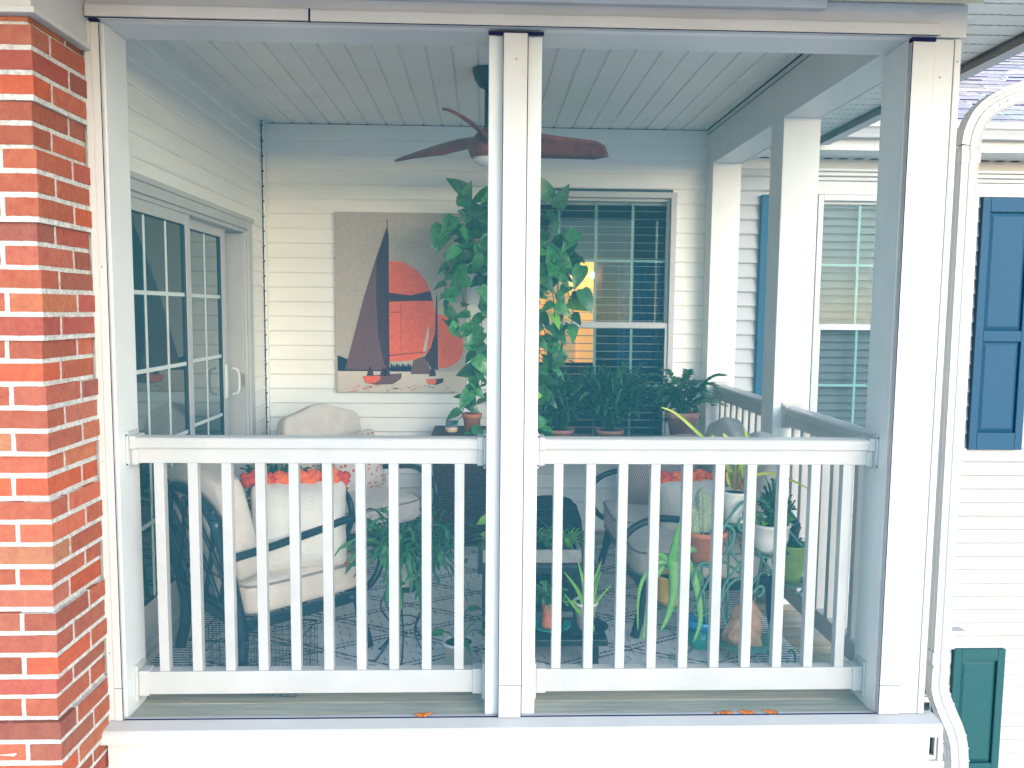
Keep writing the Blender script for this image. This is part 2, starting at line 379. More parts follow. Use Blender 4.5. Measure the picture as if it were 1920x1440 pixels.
# wall mass behind sidings (keeps light out)
m = MB(); m.box(-1.60, XL-.004, DY1-.02, YB+.3, FZ, 2.6); m.box(-1.60, XL-.004, .19, DY1-.02, DZ1-.02, 2.6)
m.box(-1.60, XL-.12, .0, DY1-.02, FZ-.4, DZ1-.02)
m.build('wall_core', roomm, house)
m = MB()
def wallgrid(x0, x1, z0, z1): m.box(x0, x1, YB+.004, YB+.14, z0, z1)
wallgrid(-1.6, W1[0]+.02, -3.3, 2.6); wallgrid(W1[1]-.02, W2[0]+.02, -3.3, 2.6); wallgrid(W2[1]-.02, 6, -3.3, 2.6)
wallgrid(W1[0]+.02, W1[1]-.02, -3.3, W1[2]+.02); wallgrid(W1[0]+.02, W1[1]-.02, W1[3]-.02, 2.6)
wallgrid(W2[0]+.02, W2[1]-.02, -3.3, W3[2]+.02); wallgrid(W2[0]+.02, W2[1]-.02, W3[3]-.02, W2[2]+.02); wallgrid(W2[0]+.02, W2[1]-.02, W2[3]-.02, 2.6)
m.build('wall_core', roomm, house)
# corner channel where the two sidings meet, its notched dark edge
m = MB(); m.box(XL, XL+.03, YB-.05, YB-.013, FZ, 2.50); m.build('corner_channel', siding, house, .002)
m = MB(); k = 0; z = FZ
while z < 2.5:
    m.box(XL+.0125, XL+.019, YB-.056, YB-.05, z, min(z+PIT*.97, 2.5)); m.box(XL+.0125, XL+.026, YB-.058, YB-.052, z+PIT*.86, min(z+PIT*.97, 2.5)); z += PIT
m.build('corner_shadow_gap', seam, house)
# ---------------------------------------------------------------- windows
def window(name, w, zm, mx, zu, zl, room=False, label=None, head=False, dense=False):
    x0, x1, z0, z1 = w
    o = empty(name, (x0, YB, z0), house)
    if label: o['label'] = label
    c = .036
    m = MB(); m.box(x0, x0+c, YB-.032, YB+.05, z0, z1); m.box(x1-c, x1, YB-.032, YB+.05, z0, z1); m.box(x0+c, x1-c, YB-.032, YB+.05, z1-c, z1); m.box(x0-.01, x1+.01, YB-.045, YB+.05, z0-.01, z0+c)
    m.build('casing', trim, o, .003)
    xi0, xi1, zi0, zi1 = x0+c, x1-c, z0+c, z1-c; s = .018
    def sash(nm, za, zb, yy, rail):
        m = MB(); m.box(xi0, xi0+s, yy, yy+.028, za, zb); m.box(xi1-s, xi1, yy, yy+.028, za, zb)
        m.box(xi0+s, xi1-s, yy, yy+.028, zb-(rail if nm == 'lower_sash' else s), zb); m.box(xi0+s, xi1-s, yy, yy+.028, za, za+(rail if nm == 'upper_sash' else s*1.6)); m.build(nm, trim, o, .002)
        g = MB(); g.add([(xi0+s, yy+.014, za), (xi1-s, yy+.014, za), (xi1-s, yy+.014, zb), (xi0+s, yy+.014, zb)], [(0, 1, 2, 3)]); g.build('pane', glass, o)
    sash('upper_sash', zm-.018, zi1, YB+.012, .034); sash('lower_sash', zi0, zm+.012, YB-.02, .034)
    m = MB()
    for x in mx: m.box(x-.008, x+.008, YB+.029, YB+.036, zm, zi1); m.box(x-.008, x+.008, YB-.0035, YB+.003, zi0, zm-.02)
    for z in zu: m.box(xi0, xi1, YB+.030, YB+.037, z-.008, z+.008)
    for z in zl: m.box(xi0, xi1, YB-.0030, YB+.004, z-.008, z+.008)
    m.build('muntins', mat_munt, o)
    # blinds
    m = MB(); z = zi1-.02
    m.box(xi0+.01, xi1-.01, YB+.06, YB+.10, zi1-.035, zi1)
    while z > zi0:
        z -= .0497; t = .0245 if dense else .0015
        m.add([(xi0+.01, YB+.06, z-t), (xi1-.01, YB+.06, z-t+rnd(-.001, .001)), (xi1-.01, YB+.10, z+t), (xi0+.01, YB+.10, z+t)], [(0, 1, 2, 3)])
    for x in mx: m.tube([(x+.02, YB+.08, zi0), (x+.02, YB+.08, zi1)], .0012, 4)
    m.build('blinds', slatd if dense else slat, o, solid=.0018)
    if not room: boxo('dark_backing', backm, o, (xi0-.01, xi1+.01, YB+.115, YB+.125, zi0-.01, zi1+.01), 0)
    return o
mat_munt = mat('muntin', (.26, .42, .40), .5, .3, .03)
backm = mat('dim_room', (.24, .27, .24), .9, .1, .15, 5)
w1 = window('window', W1, 1.288, (.706-.465+.23, .706, .939), (1.691,), (.928-.03,), room=True, label='tall window behind the hanging vine with a warm lamp glowing inside')
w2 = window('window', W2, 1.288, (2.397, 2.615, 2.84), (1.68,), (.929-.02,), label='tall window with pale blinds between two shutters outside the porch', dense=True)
w3 = window('window', W3, -1.2, (2.615,), (), (), label='lower floor window behind the bend of the downspout')
# room seen through the interior window
m = MB(); m.box(-.6, -.58, YB+.16, 5.0, -.1, 2.5); m.box(2.0, 2.02, YB+.16, 5.0, -.1, 2.5); m.box(-.6, 2, 5.0, 5.02, -.1, 2.5); m.box(-.6, 2, YB+.16, 5.0, 2.5, 2.52); m.box(-.6, 2, YB+.16, 5.0, -.12, -.1)
rm = m.build('interior_room', roomm, house)
a = PY(1062, 500, 4.9); b = PY(1118, 676, 4.9)
boxo('lit_doorway', warmlit, house, (a.x-.35, b.x-.02, 4.93, 4.95, b.z-.02, a.z+.05), 0)
boxo('lit_door', warmlit2, house, (a.x-.2, a.x+.10, 4.90, 4.92, b.z-.02, a.z-.12), 0)
m = MB(); m.box(b.x-.02, b.x+.04, 4.86, 4.95, b.z-.9, a.z+.12); m.box(a.x-.75, a.x-.30, 4.5, 4.52, -.1, a.z); m.box(a.x-.2, b.x+.04, 4.86, 4.9, b.z-.06, b.z-.02)
m.build('door_frame', roomd, house)
for u in (1085, 1112):
    p = PY(u, 516, 4.8); MB().lathe([(.0, -.028), (.02, -.02), (.03, 0), (.02, .02), (0, .028)], p, 12).build('light_bulb', bulbm, house)
m = MB(); n = 60; v = []; 
for i in range(n+1):
    x = .90+.42*i/n; yy = YB+.30+.018*math.sin(i*.9)
    v += [(x, yy, .0), (x, yy, 1.72)]
m.add(v, [(2*i, 2*i+2, 2*i+3, 2*i+1) for i in range(n)], True); m.build('curtain', curtain, house)
# header moulding over outside window
m = MB(); m.box(2.06, 4.2, YB-.030, YB, 2.115, 2.20); m.box(2.05, 4.2, YB-.045, YB, 2.20, 2.225); m.box(2.035, 4.2, YB-.07, YB, 2.225, 2.25); m.box(2.02, 4.2, YB-.09, YB, 2.25, 2.27)
m.build('window_header', trim, house, .004)
boxo('frieze_board', trim, house, (1.60, 6, YB-.02, YB, 2.272, 2.40))
m = MB(); m.box(2.40, 3.14, YB-.05, YB, -.765, -.74+.03); m.box(2.40, 3.19, YB-.08, YB, -.735, -.705); m.box(3.09, 3.15, YB-.035, YB, -.85, -.765)
m.build('window_header', trim, house, .004)
# ---------------------------------------------------------------- shutters
def shutter(x0, x1, z0, z1, panels, label, shut=shut):
    o = empty('shutter', (x0, YB-.014, z0), house); o['label'] = label
    y0, y1 = YB-.046, YB-.013; st = .052
    m = MB(); m.box(x0, x0+st, y0, y1, z0, z1); m.box(x1-st, x1, y0, y1, z0, z1); zz = [z0]+[q for p in panels for q in p]+[z1]
    for i in range(0, len(zz), 2): m.box(x0+st, x1-st, y0, y1, zz[i], zz[i+1])
    m.build('frame', shut, o, .004)
    for a, b in panels:
        q = .028; xa, xb = x0+st, x1-st; m = MB()
        o4 = [(xa, y0+.022, a), (xb, y0+.022, a), (xb, y0+.022, b), (xa, y0+.022, b)]
        i4 = [(xa+q, y0+.008, a+q), (xb-q, y0+.008, a+q), (xb-q, y0+.008, b-q), (xa+q, y0+.008, b-q)]
        m.add(o4+i4, [(0, 1, 5, 4), (1, 2, 6, 5), (2, 3, 7, 6), (3, 0, 4, 7), (4, 5, 6, 7)]); m.build('raised_panel', shut, o)
    for x in (x0+.022, x1-.022):
        for z in (z0+.035, z1-.035, (z0+z1)/2+.03): MB().rbox((x, y0-.001, z), (.010, .005, .010), n=3, p=2).build('screw', shut, o)
shutter(3.150, 3.505, .497, 2.112, [(.61, 1.20), (1.27, 2.02)], 'upper teal blue raised panel shutter at the right edge, right of the outside window')
shutter(1.735, 2.075, .497, 2.108, [(.61, 1.20), (1.27, 2.02)], 'teal blue shutter left of the outside window, half hidden by a porch post')
shutter(3.140, 3.490, -2.75, -.845, [(-2.6, -1.76), (-1.64, -.925)], 'lower teal green raised panel shutter beside the downspout bend', shutg)
# ---------------------------------------------------------------- brick corner
BX = -1.281; BY = -.31; CO = .0677
m = MB(); m.box(-4.2, BX-.012, BY+.012, .0, -3.3, 2.185); mort = MB()
m = MB(); k0 = int((-3.3-2.185)/CO)
zbt = PX(150, 1104, BX).z
kq = round((zbt)/CO)     # quoin phase
random.seed(3)
palette = [(1, 1, 1)]*6+[(.85, .9, 1.0), (.72, .85, .95), (1.1, 1.3, 1.15), (.93, .97, 1.1)]+[(1.2, 1.15, 1.1), (.82, .85, .9), (.9, .8, 1.0), (1.1, 1.6, 1.5), (.75, .9, 1.1), (1.15, .9, .8), (.95, 1.1, 1.2)]
def brk(x0, x1, y0, y1, z0, z1):
    c = random.choice(palette); q = rnd(.85, 1.12); m.tone = (c[0]*q, c[1]*q, c[2]*q)
    # gently crumpled faces
    n0 = len(m.v); nx, ny, nz_ = 5, 5, 3
    def face(fn, flip):
        v = []; 
        for i in range(nx+1):
            for j in range(nz_+1): 
                p = Vector(fn(i/nx, j/nz_)); e = .0015*noise.noise_vector(p*55); 
                v.append(p+e)
        f = []
        for i in range(nx):
            for j in range(nz_):
                a = i*(nz_+1)+j; q4 = (a, a+nz_+1, a+nz_+2, a+1); f.append(q4[::-1] if flip else q4)
        m.add(v, f, True)
    face(lambda s, t: (x0+(x1-x0)*s, y0, z0+(z1-z0)*t), False)
    face(lambda s, t: (x1, y0+(y1-y0)*s, z0+(z1-z0)*t), False)
    face(lambda s, t: (x0+(x1-x0)*s, y0+(y1-y0)*t, z0), True)
    face(lambda s, t: (x0+(x1-x0)*s, y0+(y1-y0)*t, z1), False)
    face(lambda s, t: (x0, y0+(y1-y0)*s, z0+(z1-z0)*t), True)
k = int(-1.2/CO); 
while True:
    z0 = k*CO+.0; z1 = z0+.0523
    if z0 > 2.185: break
    z1 = min(z1, 2.186)
    out = .013 if ((k-kq) % 5) >= 2 or (k-kq) % 5 < 0 else -.001
    X1 = BX+out; Y0 = BY-out; j = .015
    mo = out-.0025; mort.box(-4.2, BX+mo, BY-mo, -.002, z0-.0155, z1)
    odd = k % 2; e = lambda: rnd(-.0012, .0012)
    x = X1; first = .197 if odd else .093     # front face bricks going left from the corner
    xs = []
    L = first; tone_seed = random.random()
    while x > -3.0:
        a = x-L; xs.append((a, x)); x = a-j; L = .197
    for i, (a, b) in enumerate(xs):
        if i == 0:
            yb = Y0+(.093 if odd else .197); brk(a, b, Y0+e(), yb, z0+e(), z1+e())
        else: brk(a, b, Y0+e()+.001, Y0+.09, z0+e(), z1+e())
    yy = Y0+(.093 if odd else .197)+j
    while yy < -.006:
        L = .197; y1 = min(yy+L, -.004)
        if y1-yy > .012: brk(X1-.09, X1+e(), yy, y1, z0+e(), z1+e())
        yy = y1+j
    k += 1
m.build('brick_facing', brick, house); mort.build('mortar', mortar, house)
# boxed white fascia above the brick
m = MB(); m.box(-4.2, -1.262, BY-.022, .0, 2.19, 2.60); m.box(-4.2, -1.248, BY-.034, -.003, 2.179, 2.197)
m.build('boxed_fascia', trim, house, .003)
# ---------------------------------------------------------------- eaves
SZ = 2.392
def soffit(x0, x1, y0, y1, z):
    m = MB(); y = y0; n = 0
    while y < y1-.001:
        ya, yb = y, min(y+.1, y1)
        m.add([(x0, ya, z), (x1, ya, z), (x1, ya+.006, z+.008), (x0, ya+.006, z+.008)], [(0, 3, 2, 1)])
        m.add([(x0, ya+.006, z+.0), (x1, ya+.006, z+.0), (x1, yb, z+.0), (x0, yb, z+.0)], [(0, 3, 2, 1)]); y += .1
    return m
m = soffit(-4.2, 1.945, -1.15, .0, SZ); m.v += []  # front eave deepened out of view to keep sky light off the trim
m2 = soffit(1.567, 1.945, .0, 2.43, SZ)
for f in m2.f: m.f.append([i+len(m.v) for i in f])
m.v += m2.v; m.t += m2.t; m.sm += m2.sm; m.mi += m2.mi
m.box(-4.2, 1.9449, -1.15, -.001, SZ+.012, SZ+.02); m.box(1.578, 1.9449, .0, 2.43, SZ+.012, SZ+.02); m.build('soffit', soffm, house)
m = MB()                                   # vent slots of the soffit panels
for yy in [i*.1+.05-1.15 for i in range(43)]:
    if yy > .0 or True:
        x = 1.60
        while x < 1.93: m.box(x, x+.012, yy-.004, yy+.001, SZ-.0022, SZ-.0008); x += .03
tag(m.build('vent_slots', mat('vent_slot', (.42, .44, .42), .8, .1, 0), house), kind='stuff')
boxo('soffit_channel', mat('shaded_channel', (.66, .58, .40), .6, .3, .1, 10), house, (-4.2, 1.62, -.030, -.021, SZ-.012, SZ-.002), 0)  # tan shading painted onto the white channel
def gut(mb, prof, a, b, out):
    """K-style gutter profile extruded from a to b; prof in (outward, up)"""
    a, b, out = Vector(a), Vector(b), Vector(out); n = len(prof)
    v = [p+out*q[0]+Vector((0, 0, q[1])) for p in (a, b) for q in prof]
    mb.add(v, [(i, i+1, n+i+1, n+i) for i in range(n-1)]+[tuple(range(n)), tuple(range(2*n-1, n-1, -1))])
KP = [(0, 0), (.062, 0), (.07, .02), (.085, .045), (.10, .055), (.10, .085), (.094, .09), (.094, .082), (.006, .082), (0, .09)]
m = MB(); gut(m, KP, (1.949, -1.15, 2.352), (1.949, 2.07, 2.352), (1, 0, 0)); m.build('side_gutter', trim, house)
boxo('gutter_shadow_gap', dark, house, (1.9455, 1.9485, -1.15, 2.1, 2.403, 2.414), 0)
m = MB(); gut(m, KP, (1.60, 2.125, 2.40), (6, 2.125, 2.40), (0, -1, 0)); m.build('rear_gutter', trim, house)
boxo('fascia', trim, house, (1.60, 6, 2.126, 2.146, 2.335, 2.49))
m = MB(); m.add([(1.6, 2.146, 2.338), (6, 2.146, 2.338), (6, YB, 2.338), (1.6, YB, 2.338)], [(0, 1, 2, 3)]); m.build('soffit', soffm, house)
m = MB()
for x in [1.62+.1*i for i in range(40)]: m.box(x, x+.05, YB-.05, YB-.022, 2.3355, 2.3375)
tag(m.build('vent_slots', seam, house), kind='stuff')
# shingled roof over the rear wing
m = MB(); sl_ = .50; dy = .118; random.seed(5)
for r_ in range(34):
    y0 = 2.10+dy*r_; z0 = 2.488+sl_*dy*r_; x = 1.60-rnd(0, .3)
    m.m = 0
    while x < 6.6:
        w_ = rnd(.12, .34); t = rnd(.004, .010) if random.random() < .7 else .003; m.tone = jt(.85, 1.15)
        x1 = x+w_
        m.add([(x, y0, z0+t), (x1, y0, z0+t), (x1, y0+dy*1.02, z0+sl_*dy*1.02+.001), (x, y0+dy*1.02, z0+sl_*dy*1.02+.001)], [(0, 1, 2, 3)])
        m.m = 1 if random.random() < .86 else 0
        m.add([(x, y0, z0-.012), (x1, y0, z0-.012), (x1, y0, z0+t), (x, y0, z0+t)], [(0, 1, 2, 3)])
        m.m = 0; x = x1+.0015
m.build('roof', [shing, mat('shingle_edge_shadow', (.045, .03, .10), .9, .1, .1)], house)  # dark front edges paint in the shadows of the tabs
# main roof edge over porch so that sky light does not pour in from above
m = MB(); m.box(-4.2, 1.945, -1.15, 2.43, 2.60, 2.66); m.box(-4.2, 1.6, 2.43, 6, 2.60, 2.66); m.build('porch_roof_deck', roomm, house)
m = MB(); gut(m, KP, (-4.2, -1.15, 2.352), (2.05, -1.15, 2.352), (0, -1, 0)); m.build('front_gutter', trim, house)
# ---------------------------------------------------------------- downspout
def dsp(mb, pts, w=.060, dp=.046):
    """rectangular corrugated pipe following points"""
    P = [Vector(p) for p in pts]; n = len(P); ring = []
    prof = []
    for side in range(4):
        for t in (0, .2, .26, .42, .48, .64, .70, .86):
            bump = -.004 if t in (.26, .42, .70, .86)[0:2] or t in (.70, .86) else 0
            a = -1+2*t
            if side == 0: prof.append((a*w/2, -dp/2-bump))
            elif side == 1: prof.append((w/2+bump, a*dp/2))
            elif side == 2: prof.append((-a*w/2, dp/2+bump))
            else: prof.append((-w/2-bump, -a*dp/2))
    K = len(prof); v = []
    for i, p in enumerate(P):
        d_ = (P[min(i+1, n-1)]-P[max(i-1, 0)]).normalized(); r_ = d_.cross(Vector((0, 1, 0))).normalized()
        if r_.x < 0: r_ = -r_
        u_ = Vector((0, 1, 0)); u_ = (u_-d_*u_.dot(d_)).normalized()
        for a, b in prof: v.append(p+r_*a+u_*b)
    mb.add(v, [(i*K+j, i*K+(j+1) % K, (i+1)*K+(j+1) % K, (i+1)*K+j) for i in range(n-1) for j in range(K)]+[tuple(range(K)), tuple((n-1)*K+j for j in range(K))])
dY = .07
def D(u, v): return PY(u, v, dY)
down = empty('downspout', (1.65, dY, 0), house)
m = MB(); m2 = MB()
top = [Vector((2.00, dY, 2.353))]
cv = [D(1925, 168), D(1880, 186), D(1852, 202), D(1832, 222), D(1819, 248), D(1813, 275)]
dsp(m, bez([Vector((2.03, dY, 2.33)), D(1965, 150)]+cv, 6), .066, .05); m.build('upper_elbow', trim, down)
for i in range(9):                                       # crimp ridges on the elbow
    a = bez(cv[1:], 6); p = a[min(3*i, len(a)-2)]; q = a[min(3*i+1, len(a)-1)]
    m2 = MB(); dsp(m2, [p, p+(q-p)*.35], .0685, .0525); m2.build('elbow_ridge', trim, down)
m = MB(); dsp(m, [D(1813, 275), (1.651, dY, 1.9), (1.655, dY, .06)], .060, .046); m.build('pipe', trim, down)
for z in (1.93, .16): m = MB(); dsp(m, [(1.652, dY, z), (1.652, dY, z-.045)], .067, .052); m.build('strap_band', trim, down, .001)
LP = bez([(1.655, dY, .10), D(1756, 1282), D(1761, 1306), D(1772, 1334), D(1784, 1362), D(1791, 1390), D(1793, 1420), D(1793, 1450)], 4)
m = MB(); dsp(m, LP+[Vector((LP[-1].x, dY, -3.25))], .064, .048); m.build('lower_elbow', trim, down)
for i in (4, 7, 10, 18, 21, 24):
    m = MB(); p = LP[i]; q = LP[i+1]; dsp(m, [p, p+(q-p).normalized()*.005], .069, .0525); m.build('elbow_ridge', trim, down)
# ---------------------------------------------------------------- sliding door
door = empty('sliding_door', (XL, DY0, FZ), house); door['label'] = 'white sliding glass door with grids in the left wall'
x_ = XL
m = MB(); m.box(x_-.10, x_+.034, DY0, DY1, 1.815, DZ1); m.box(x_-.10, x_+.045, DY0, DY1+.01, DZ1-.012, DZ1+.012); m.box(x_-.10, x_+.034, DY1-.075, DY1, FZ, 1.815)
m.box(x_-.10, x_+.024, DY1-.10, DY1-.075, FZ, 1.80); m.box(x_-.10, x_+.020, DY0, DY1-.10, 1.795, 1.815)
m.box(x_-.10, x_+.010, DY1-.125, DY1-.10, FZ, 1.79)
m.build('casing', trim, door, .003)
m = MB(); m.box(x_-.10, x_+.045, DY0, DY1-.09, FZ, FZ+.035); m.box(x_-.10, x_+.020, DY0, DY1-.09, FZ+.035, FZ+.06); m.box(x_-.10, x_+.03, DY0, DY1-.09, FZ+.06, FZ+.066)
m.build('threshold', trim, door, .003)
def panel(y0, y1, x, gy0, gy1, mun, nm):
    z0, z1, g0, g1 = FZ+.066, 1.795, .165, 1.745
    p = MB(); p.box(x-.034, x, y0, gy0, z0, z1); p.box(x-.034, x, gy1, y1, z0, z1); p.box(x-.034, x, gy0, gy1, z0, g0); p.box(x-.034, x, gy0, gy1, g1, z1)
    po = p.build('door_panel', trim, door, .003)
    MB().add([(x-.012, gy0, g0), (x-.012, gy1, g0), (x-.012, gy1, g1), (x-.012, gy0, g1)], [(0, 1, 2, 3)]).build('glass', doorglass, po)
    q = MB(); 
    for yy in mun: q.box(x-.0115, x-.0095, yy-.0085, yy+.0085, g0, g1)
    for i in range(1, 5): zz = g1-(g1-g0)*i/5; q.box(x-.0115, x-.0092, gy0, gy1, zz-.0085, zz+.0085)
    q.build('muntins', slat2, po)
    q = MB(); e_ = .004; q.box(x-.012, x-.002, gy1-e_, gy1, g0, g1); q.box(x-.012, x-.002, gy0, gy1, g0, g0+e_); q.box(x-.012, x-.002, gy0, gy1, g1-e_, g1); q.build('glazing_gasket', seam, po)
    return po
slat2 = mat('grid_bar', (.62, .68, .66), .5, .3, .02)
panel(DY0+.03, 1.135, x_+.012, DY0+.10, 1.075, (.42, .643, .868), 'near')
far = panel(1.05, 1.775, x_-.028, 1.12, 1.70, (1.265, 1.470), 'far')
m = MB(); hp = [(x_+.004, 1.742, .90), (x_+.035, 1.742, .915), (x_+.042, 1.742, .97), (x_+.035, 1.742, 1.03), (x_+.004, 1.742, 1.045)]
m.tube(bez(hp, 5), .007, 8); m.box(x_-.028, x_-.020, 1.728, 1.756, .88, 1.065); m.build('handle', slat2, door)
m = MB(); m.box(x_+.011, x_+.020, 1.92, 1.945, .93, 1.0); m.build('latch', chrome, door)
# ================================================================== PORCH
porch = thing('screened_porch', (.09, 0, FZ), 'raised white porch with square posts, insect screens and grooved white ceiling', 'porch')
ZB = 2.277
# posts
def post(x0, x1, y0, y1, zt=ZB, zb=FZ): return MB().box(x0, x1, y0, y1, zb, zt).build('post', postm, porch, .003)
post(-1.372, -1.223, .022, .187); post(.012, .186, .022, .187, 2.262); post(1.400, 1.565, .022, .187); post(1.390, 1.565, 1.105, 1.27); post(1.390, 1.565, 2.275, 2.418)
# beams
boxo('front_beam', postm, porch, (-1.372, 1.575, .0, .187, ZB, 2.60), .002)
boxo('side_beam', postm, porch, (1.390, 1.565, .188, YB-.013, ZB, 2.60), .002)
boxo('side_beam_cover', postm, porch, (1.558, 1.572, .19, YB-.013, ZB-.004, 2.395), .001)
# frieze and retaining trims
boxo('frieze', trim, porch, (-1.262, 1.578, -.012, -.001, ZB-.001, SZ-.012), .001)
boxo('header_trim', trim, porch, (-1.258, -.560, -.030, -.0125, 2.279, 2.316), .002)
boxo('header_trim', trim, porch, (-.555, 1.48, -.030, -.0125, 2.276, 2.313), .002)
boxo('top_moulding', trim, porch, (-1.262, 1.10, -.040, -.0125, 2.350, SZ-.013), .003)
def strip(x0, x1, z0, z1, y0=-.011, y1=.004): boxo('post_trim', trim, porch, (x0, x1, y0, y1, z0, z1), .0025)
zs = .075
strip(-1.251, -1.2235, zs+.001, 2.268); strip(-1.251, -1.2235, -.039, zs-.001)
strip(-1.274, -1.2515, -.039, 2.274, -.008); 
strip(.058, .138, zs+.001, 2.262); strip(.058, .138, -.039, zs-.001)
strip(1.401, 1.476, zs-.009, 2.262); strip(1.401, 1.476, -.039, zs-.011)
strip(1.4765, 1.543, -.039, 2.272, -.006); strip(1.5435, 1.5665, -.039, 2.272, -.009)
m = MB()
for x in (-1.2240, .0572, .1372, 1.4000): m.box(x, x+.0020, -.0122, -.0104, -.039, 2.262)
m.box(-1.252, -1.222, -.018, -.002, 2.2695, 2.2765); m.box(.01, .19, .0, .02, 2.263, 2.269); m.box(1.399, 1.478, -.012, .01, 2.2635, 2.2735); m.box(-1.258, 1.48, -.0315, -.0285, 2.2745, 2.2765); m.box(-.560, -.555, -.031, -.02, 2.277, 2.316)
m.box(-1.2235, 1.401, -.004, .0, -.0415, -.0385)
m.build('spline_gap', dark, porch)
for x, z in ((-1.262, .86), (-1.262, .2), (1.555, 1.25), (1.555, .45), (1.555, .14), (1.555, 2.2), (1.50, 2.15), (.10, 2.18), (-1.24, 1.5)): MB().rbox((x, {1.555: -.0095, 1.50: -.0065, -1.262: -.0085}.get(x, -.0115), z), (.007, .004, .007), n=3, p=2).build('screw', concr, porch)
# sill cap and apron
m = MB(); m.box(-1.280, 1.603, -.062, .020, -.098, -.094); 
v = [(-.066, -.093), (-.070, -.060), (-.064, -.054), (-.058, -.050), (-.004, -.041), (.02, -.041), (.02, -.093)]
m.prism([(-1.285, y, z) for y, z in v], (2.89, 0, 0)); m.build('sill_cap', trim, porch, .001)
boxo('apron', trim, porch, (-1.275, 1.585, -.020, .02, -1.2, -.099), .002)
boxo('rim_joist', postm, porch, (1.566, 1.60, .0, YB-.02, -.35, FZ-.002), .002)
for x in (-1.27, .03, 1.42): boxo('support_post', postm, porch, (x, x+.15, .03, .18, -3.3, -.36), .003)
# ceiling with grooves running back
m = MB(); x = -1.372; g0 = -.606; pts = []
gx = [g0+.1148*i for i in range(-7, 19)]
pr_ = [(-1.372, 2.505)]
for gg in gx:
    if gg-.008 > -1.36 and gg+.008 < 1.389: pr_ += [(gg-.007, 2.505), (gg-.004, 2.513), (gg+.004, 2.513), (gg+.007, 2.505)]
pr_.append((1.389, 2.505)); n = len(pr_)
m.add([(a, .187, b) for a, b in pr_]+[(a, YB-.012, b) for a, b in pr_], [(i, i+1, n+i+1, n+i) for i in range(n-1)])
m.add([(-1.38, .18, 2.53), (1.4, .18, 2.53), (1.4, YB, 2.53), (-1.38, YB, 2.53)], [(0, 1, 2, 3)])
m.build('ceiling', ceilm, porch)
m = MB()
for gg in gx:
    if -1.36 < gg < 1.38: m.add([(gg-.012, YB-.0135, 2.500), (gg+.010, YB-.0135, 2.500), (gg+.004, YB-.0135, 2.513), (gg-.006, YB-.0135, 2.512)], [(0, 1, 2, 3)])
m.box(-1.35, 1.389, YB-.016, YB-.0128, 2.4975, 2.5005); m.build('channel_shadow', seam, porch)
m = MB(); m.box(1.385, 1.3895, .19, YB-.02, 2.4985, 2.5045); m.box(1.3855, 1.3895, .19, YB-.02, 2.470, 2.4715); m.build('beam_seam', seam, porch)
# screens
def scr(pts): MB().add(pts, [(0, 1, 2, 3)]).build('insect_screen', screen, porch)
scr([(-1.2235, .012, -.045), (.058, .012, -.045), (.058, .012, 2.27), (-1.2235, .012, 2.27)])
scr([(.138, .012, -.045), (1.401, .012, -.045), (1.401, .012, 2.27), (.138, .012, 2.27)])
scr([(1.560, .187, FZ), (1.560, 1.105, FZ), (1.560, 1.105, ZB), (1.560, .187, ZB)])
scr([(1.560, 1.27, FZ), (1.560, 2.275, FZ), (1.560, 2.275, ZB), (1.560, 1.27, ZB)])
# ---------------------------------------------------------------- railings
def railing(a, b, bal, label, balw=.034, shadow=True):
    """a,b: ends (x,y); bal: positions along"""
    a, b = Vector((*a, 0)), Vector((*b, 0)); d_ = (b-a).normalized(); nn = Vector((-d_.y, d_.x, 0)); L = (b-a).length
    T = thing('porch_railing', (a.x, a.y, 0), label, 'railing', 'white railings between the porch posts')
    Mx = Matrix((( d_.x, nn.x, 0, a.x), (d_.y, nn.y, 0, a.y), (0, 0, 1, 0), (0, 0, 0, 1)))
    def mk(): q = MB(); q.M = Mx; return q
    q = mk(); pf = [(-.038, .888), (-.040, .915), (-.034, .923), (-.012, .927), (.012, .927), (.034, .923), (.040, .915), (.038, .888)]
    q.prism([(.004, y, z) for y, z in pf], (L-.008, 0, 0)); q.build('top_rail', railm, T, .002)
    q = mk(); q.box(.004, L-.004, -.022, .022, .833, .8875); q.build('sub_rail', railm, T, .002)
    q = mk(); q.box(.004, L-.004, -.022, .022, .0, .083); q.build('bottom_rail', railm, T, .002)
    for s in bal: q = mk(); q.box(s-balw/2, s+balw/2, -balw/2, balw/2, .083, .833); q.build('baluster', railm, T, .002)
    for s, e in ((0, 1), (L, -1)):
        q = mk(); q.box(min(s, s+e*.010), max(s, s+e*.010), -.047, .047, .820, .945); q.box(min(s+e*.010, s+e*.032), max(s+e*.010, s+e*.032), -.0425, .0425, .884, .9305); q.box(min(s+e*.010, s+e*.032), max(s+e*.010, s+e*.032), -.028, .028, .827, .884); q.build('top_bracket', railm, T, .004)
        q = mk(); q.box(min(s, s+e*.010), max(s, s+e*.010), -.034, .034, -.022, .110); q.box(min(s+e*.010, s+e*.045), max(s+e*.010, s+e*.045), -.027, .027, -.004, .0875); q.build('bottom_bracket', railm, T, .003)
    for s in (.006, L-.006):
        for z in (.832, .934): q = mk(); q.box(s-.003, s+.003, -.0485, -.0475, z-.003, z+.003); q.build('screw', seam, T)
    return T
RY = .122
railing((-1.223, RY), (.012, RY), [-1.125+.1159*k+1.223 for k in range(10)], 'front left railing section between the brick side post and the centre post')
railing((.186, RY), (1.400, RY), [.268+.1153*k-.186 for k in range(10)], 'front right railing section between the centre post and the right corner post')
railing((1.478, .187), (1.478, 1.105), [.07+.111*k for k in range(8)], 'nearer side railing running back from the right corner post')
railing((1.478, 1.27), (1.478, 2.275), [.06+.111*k for k in range(9)], 'farther side railing between the middle side post and the back wall')
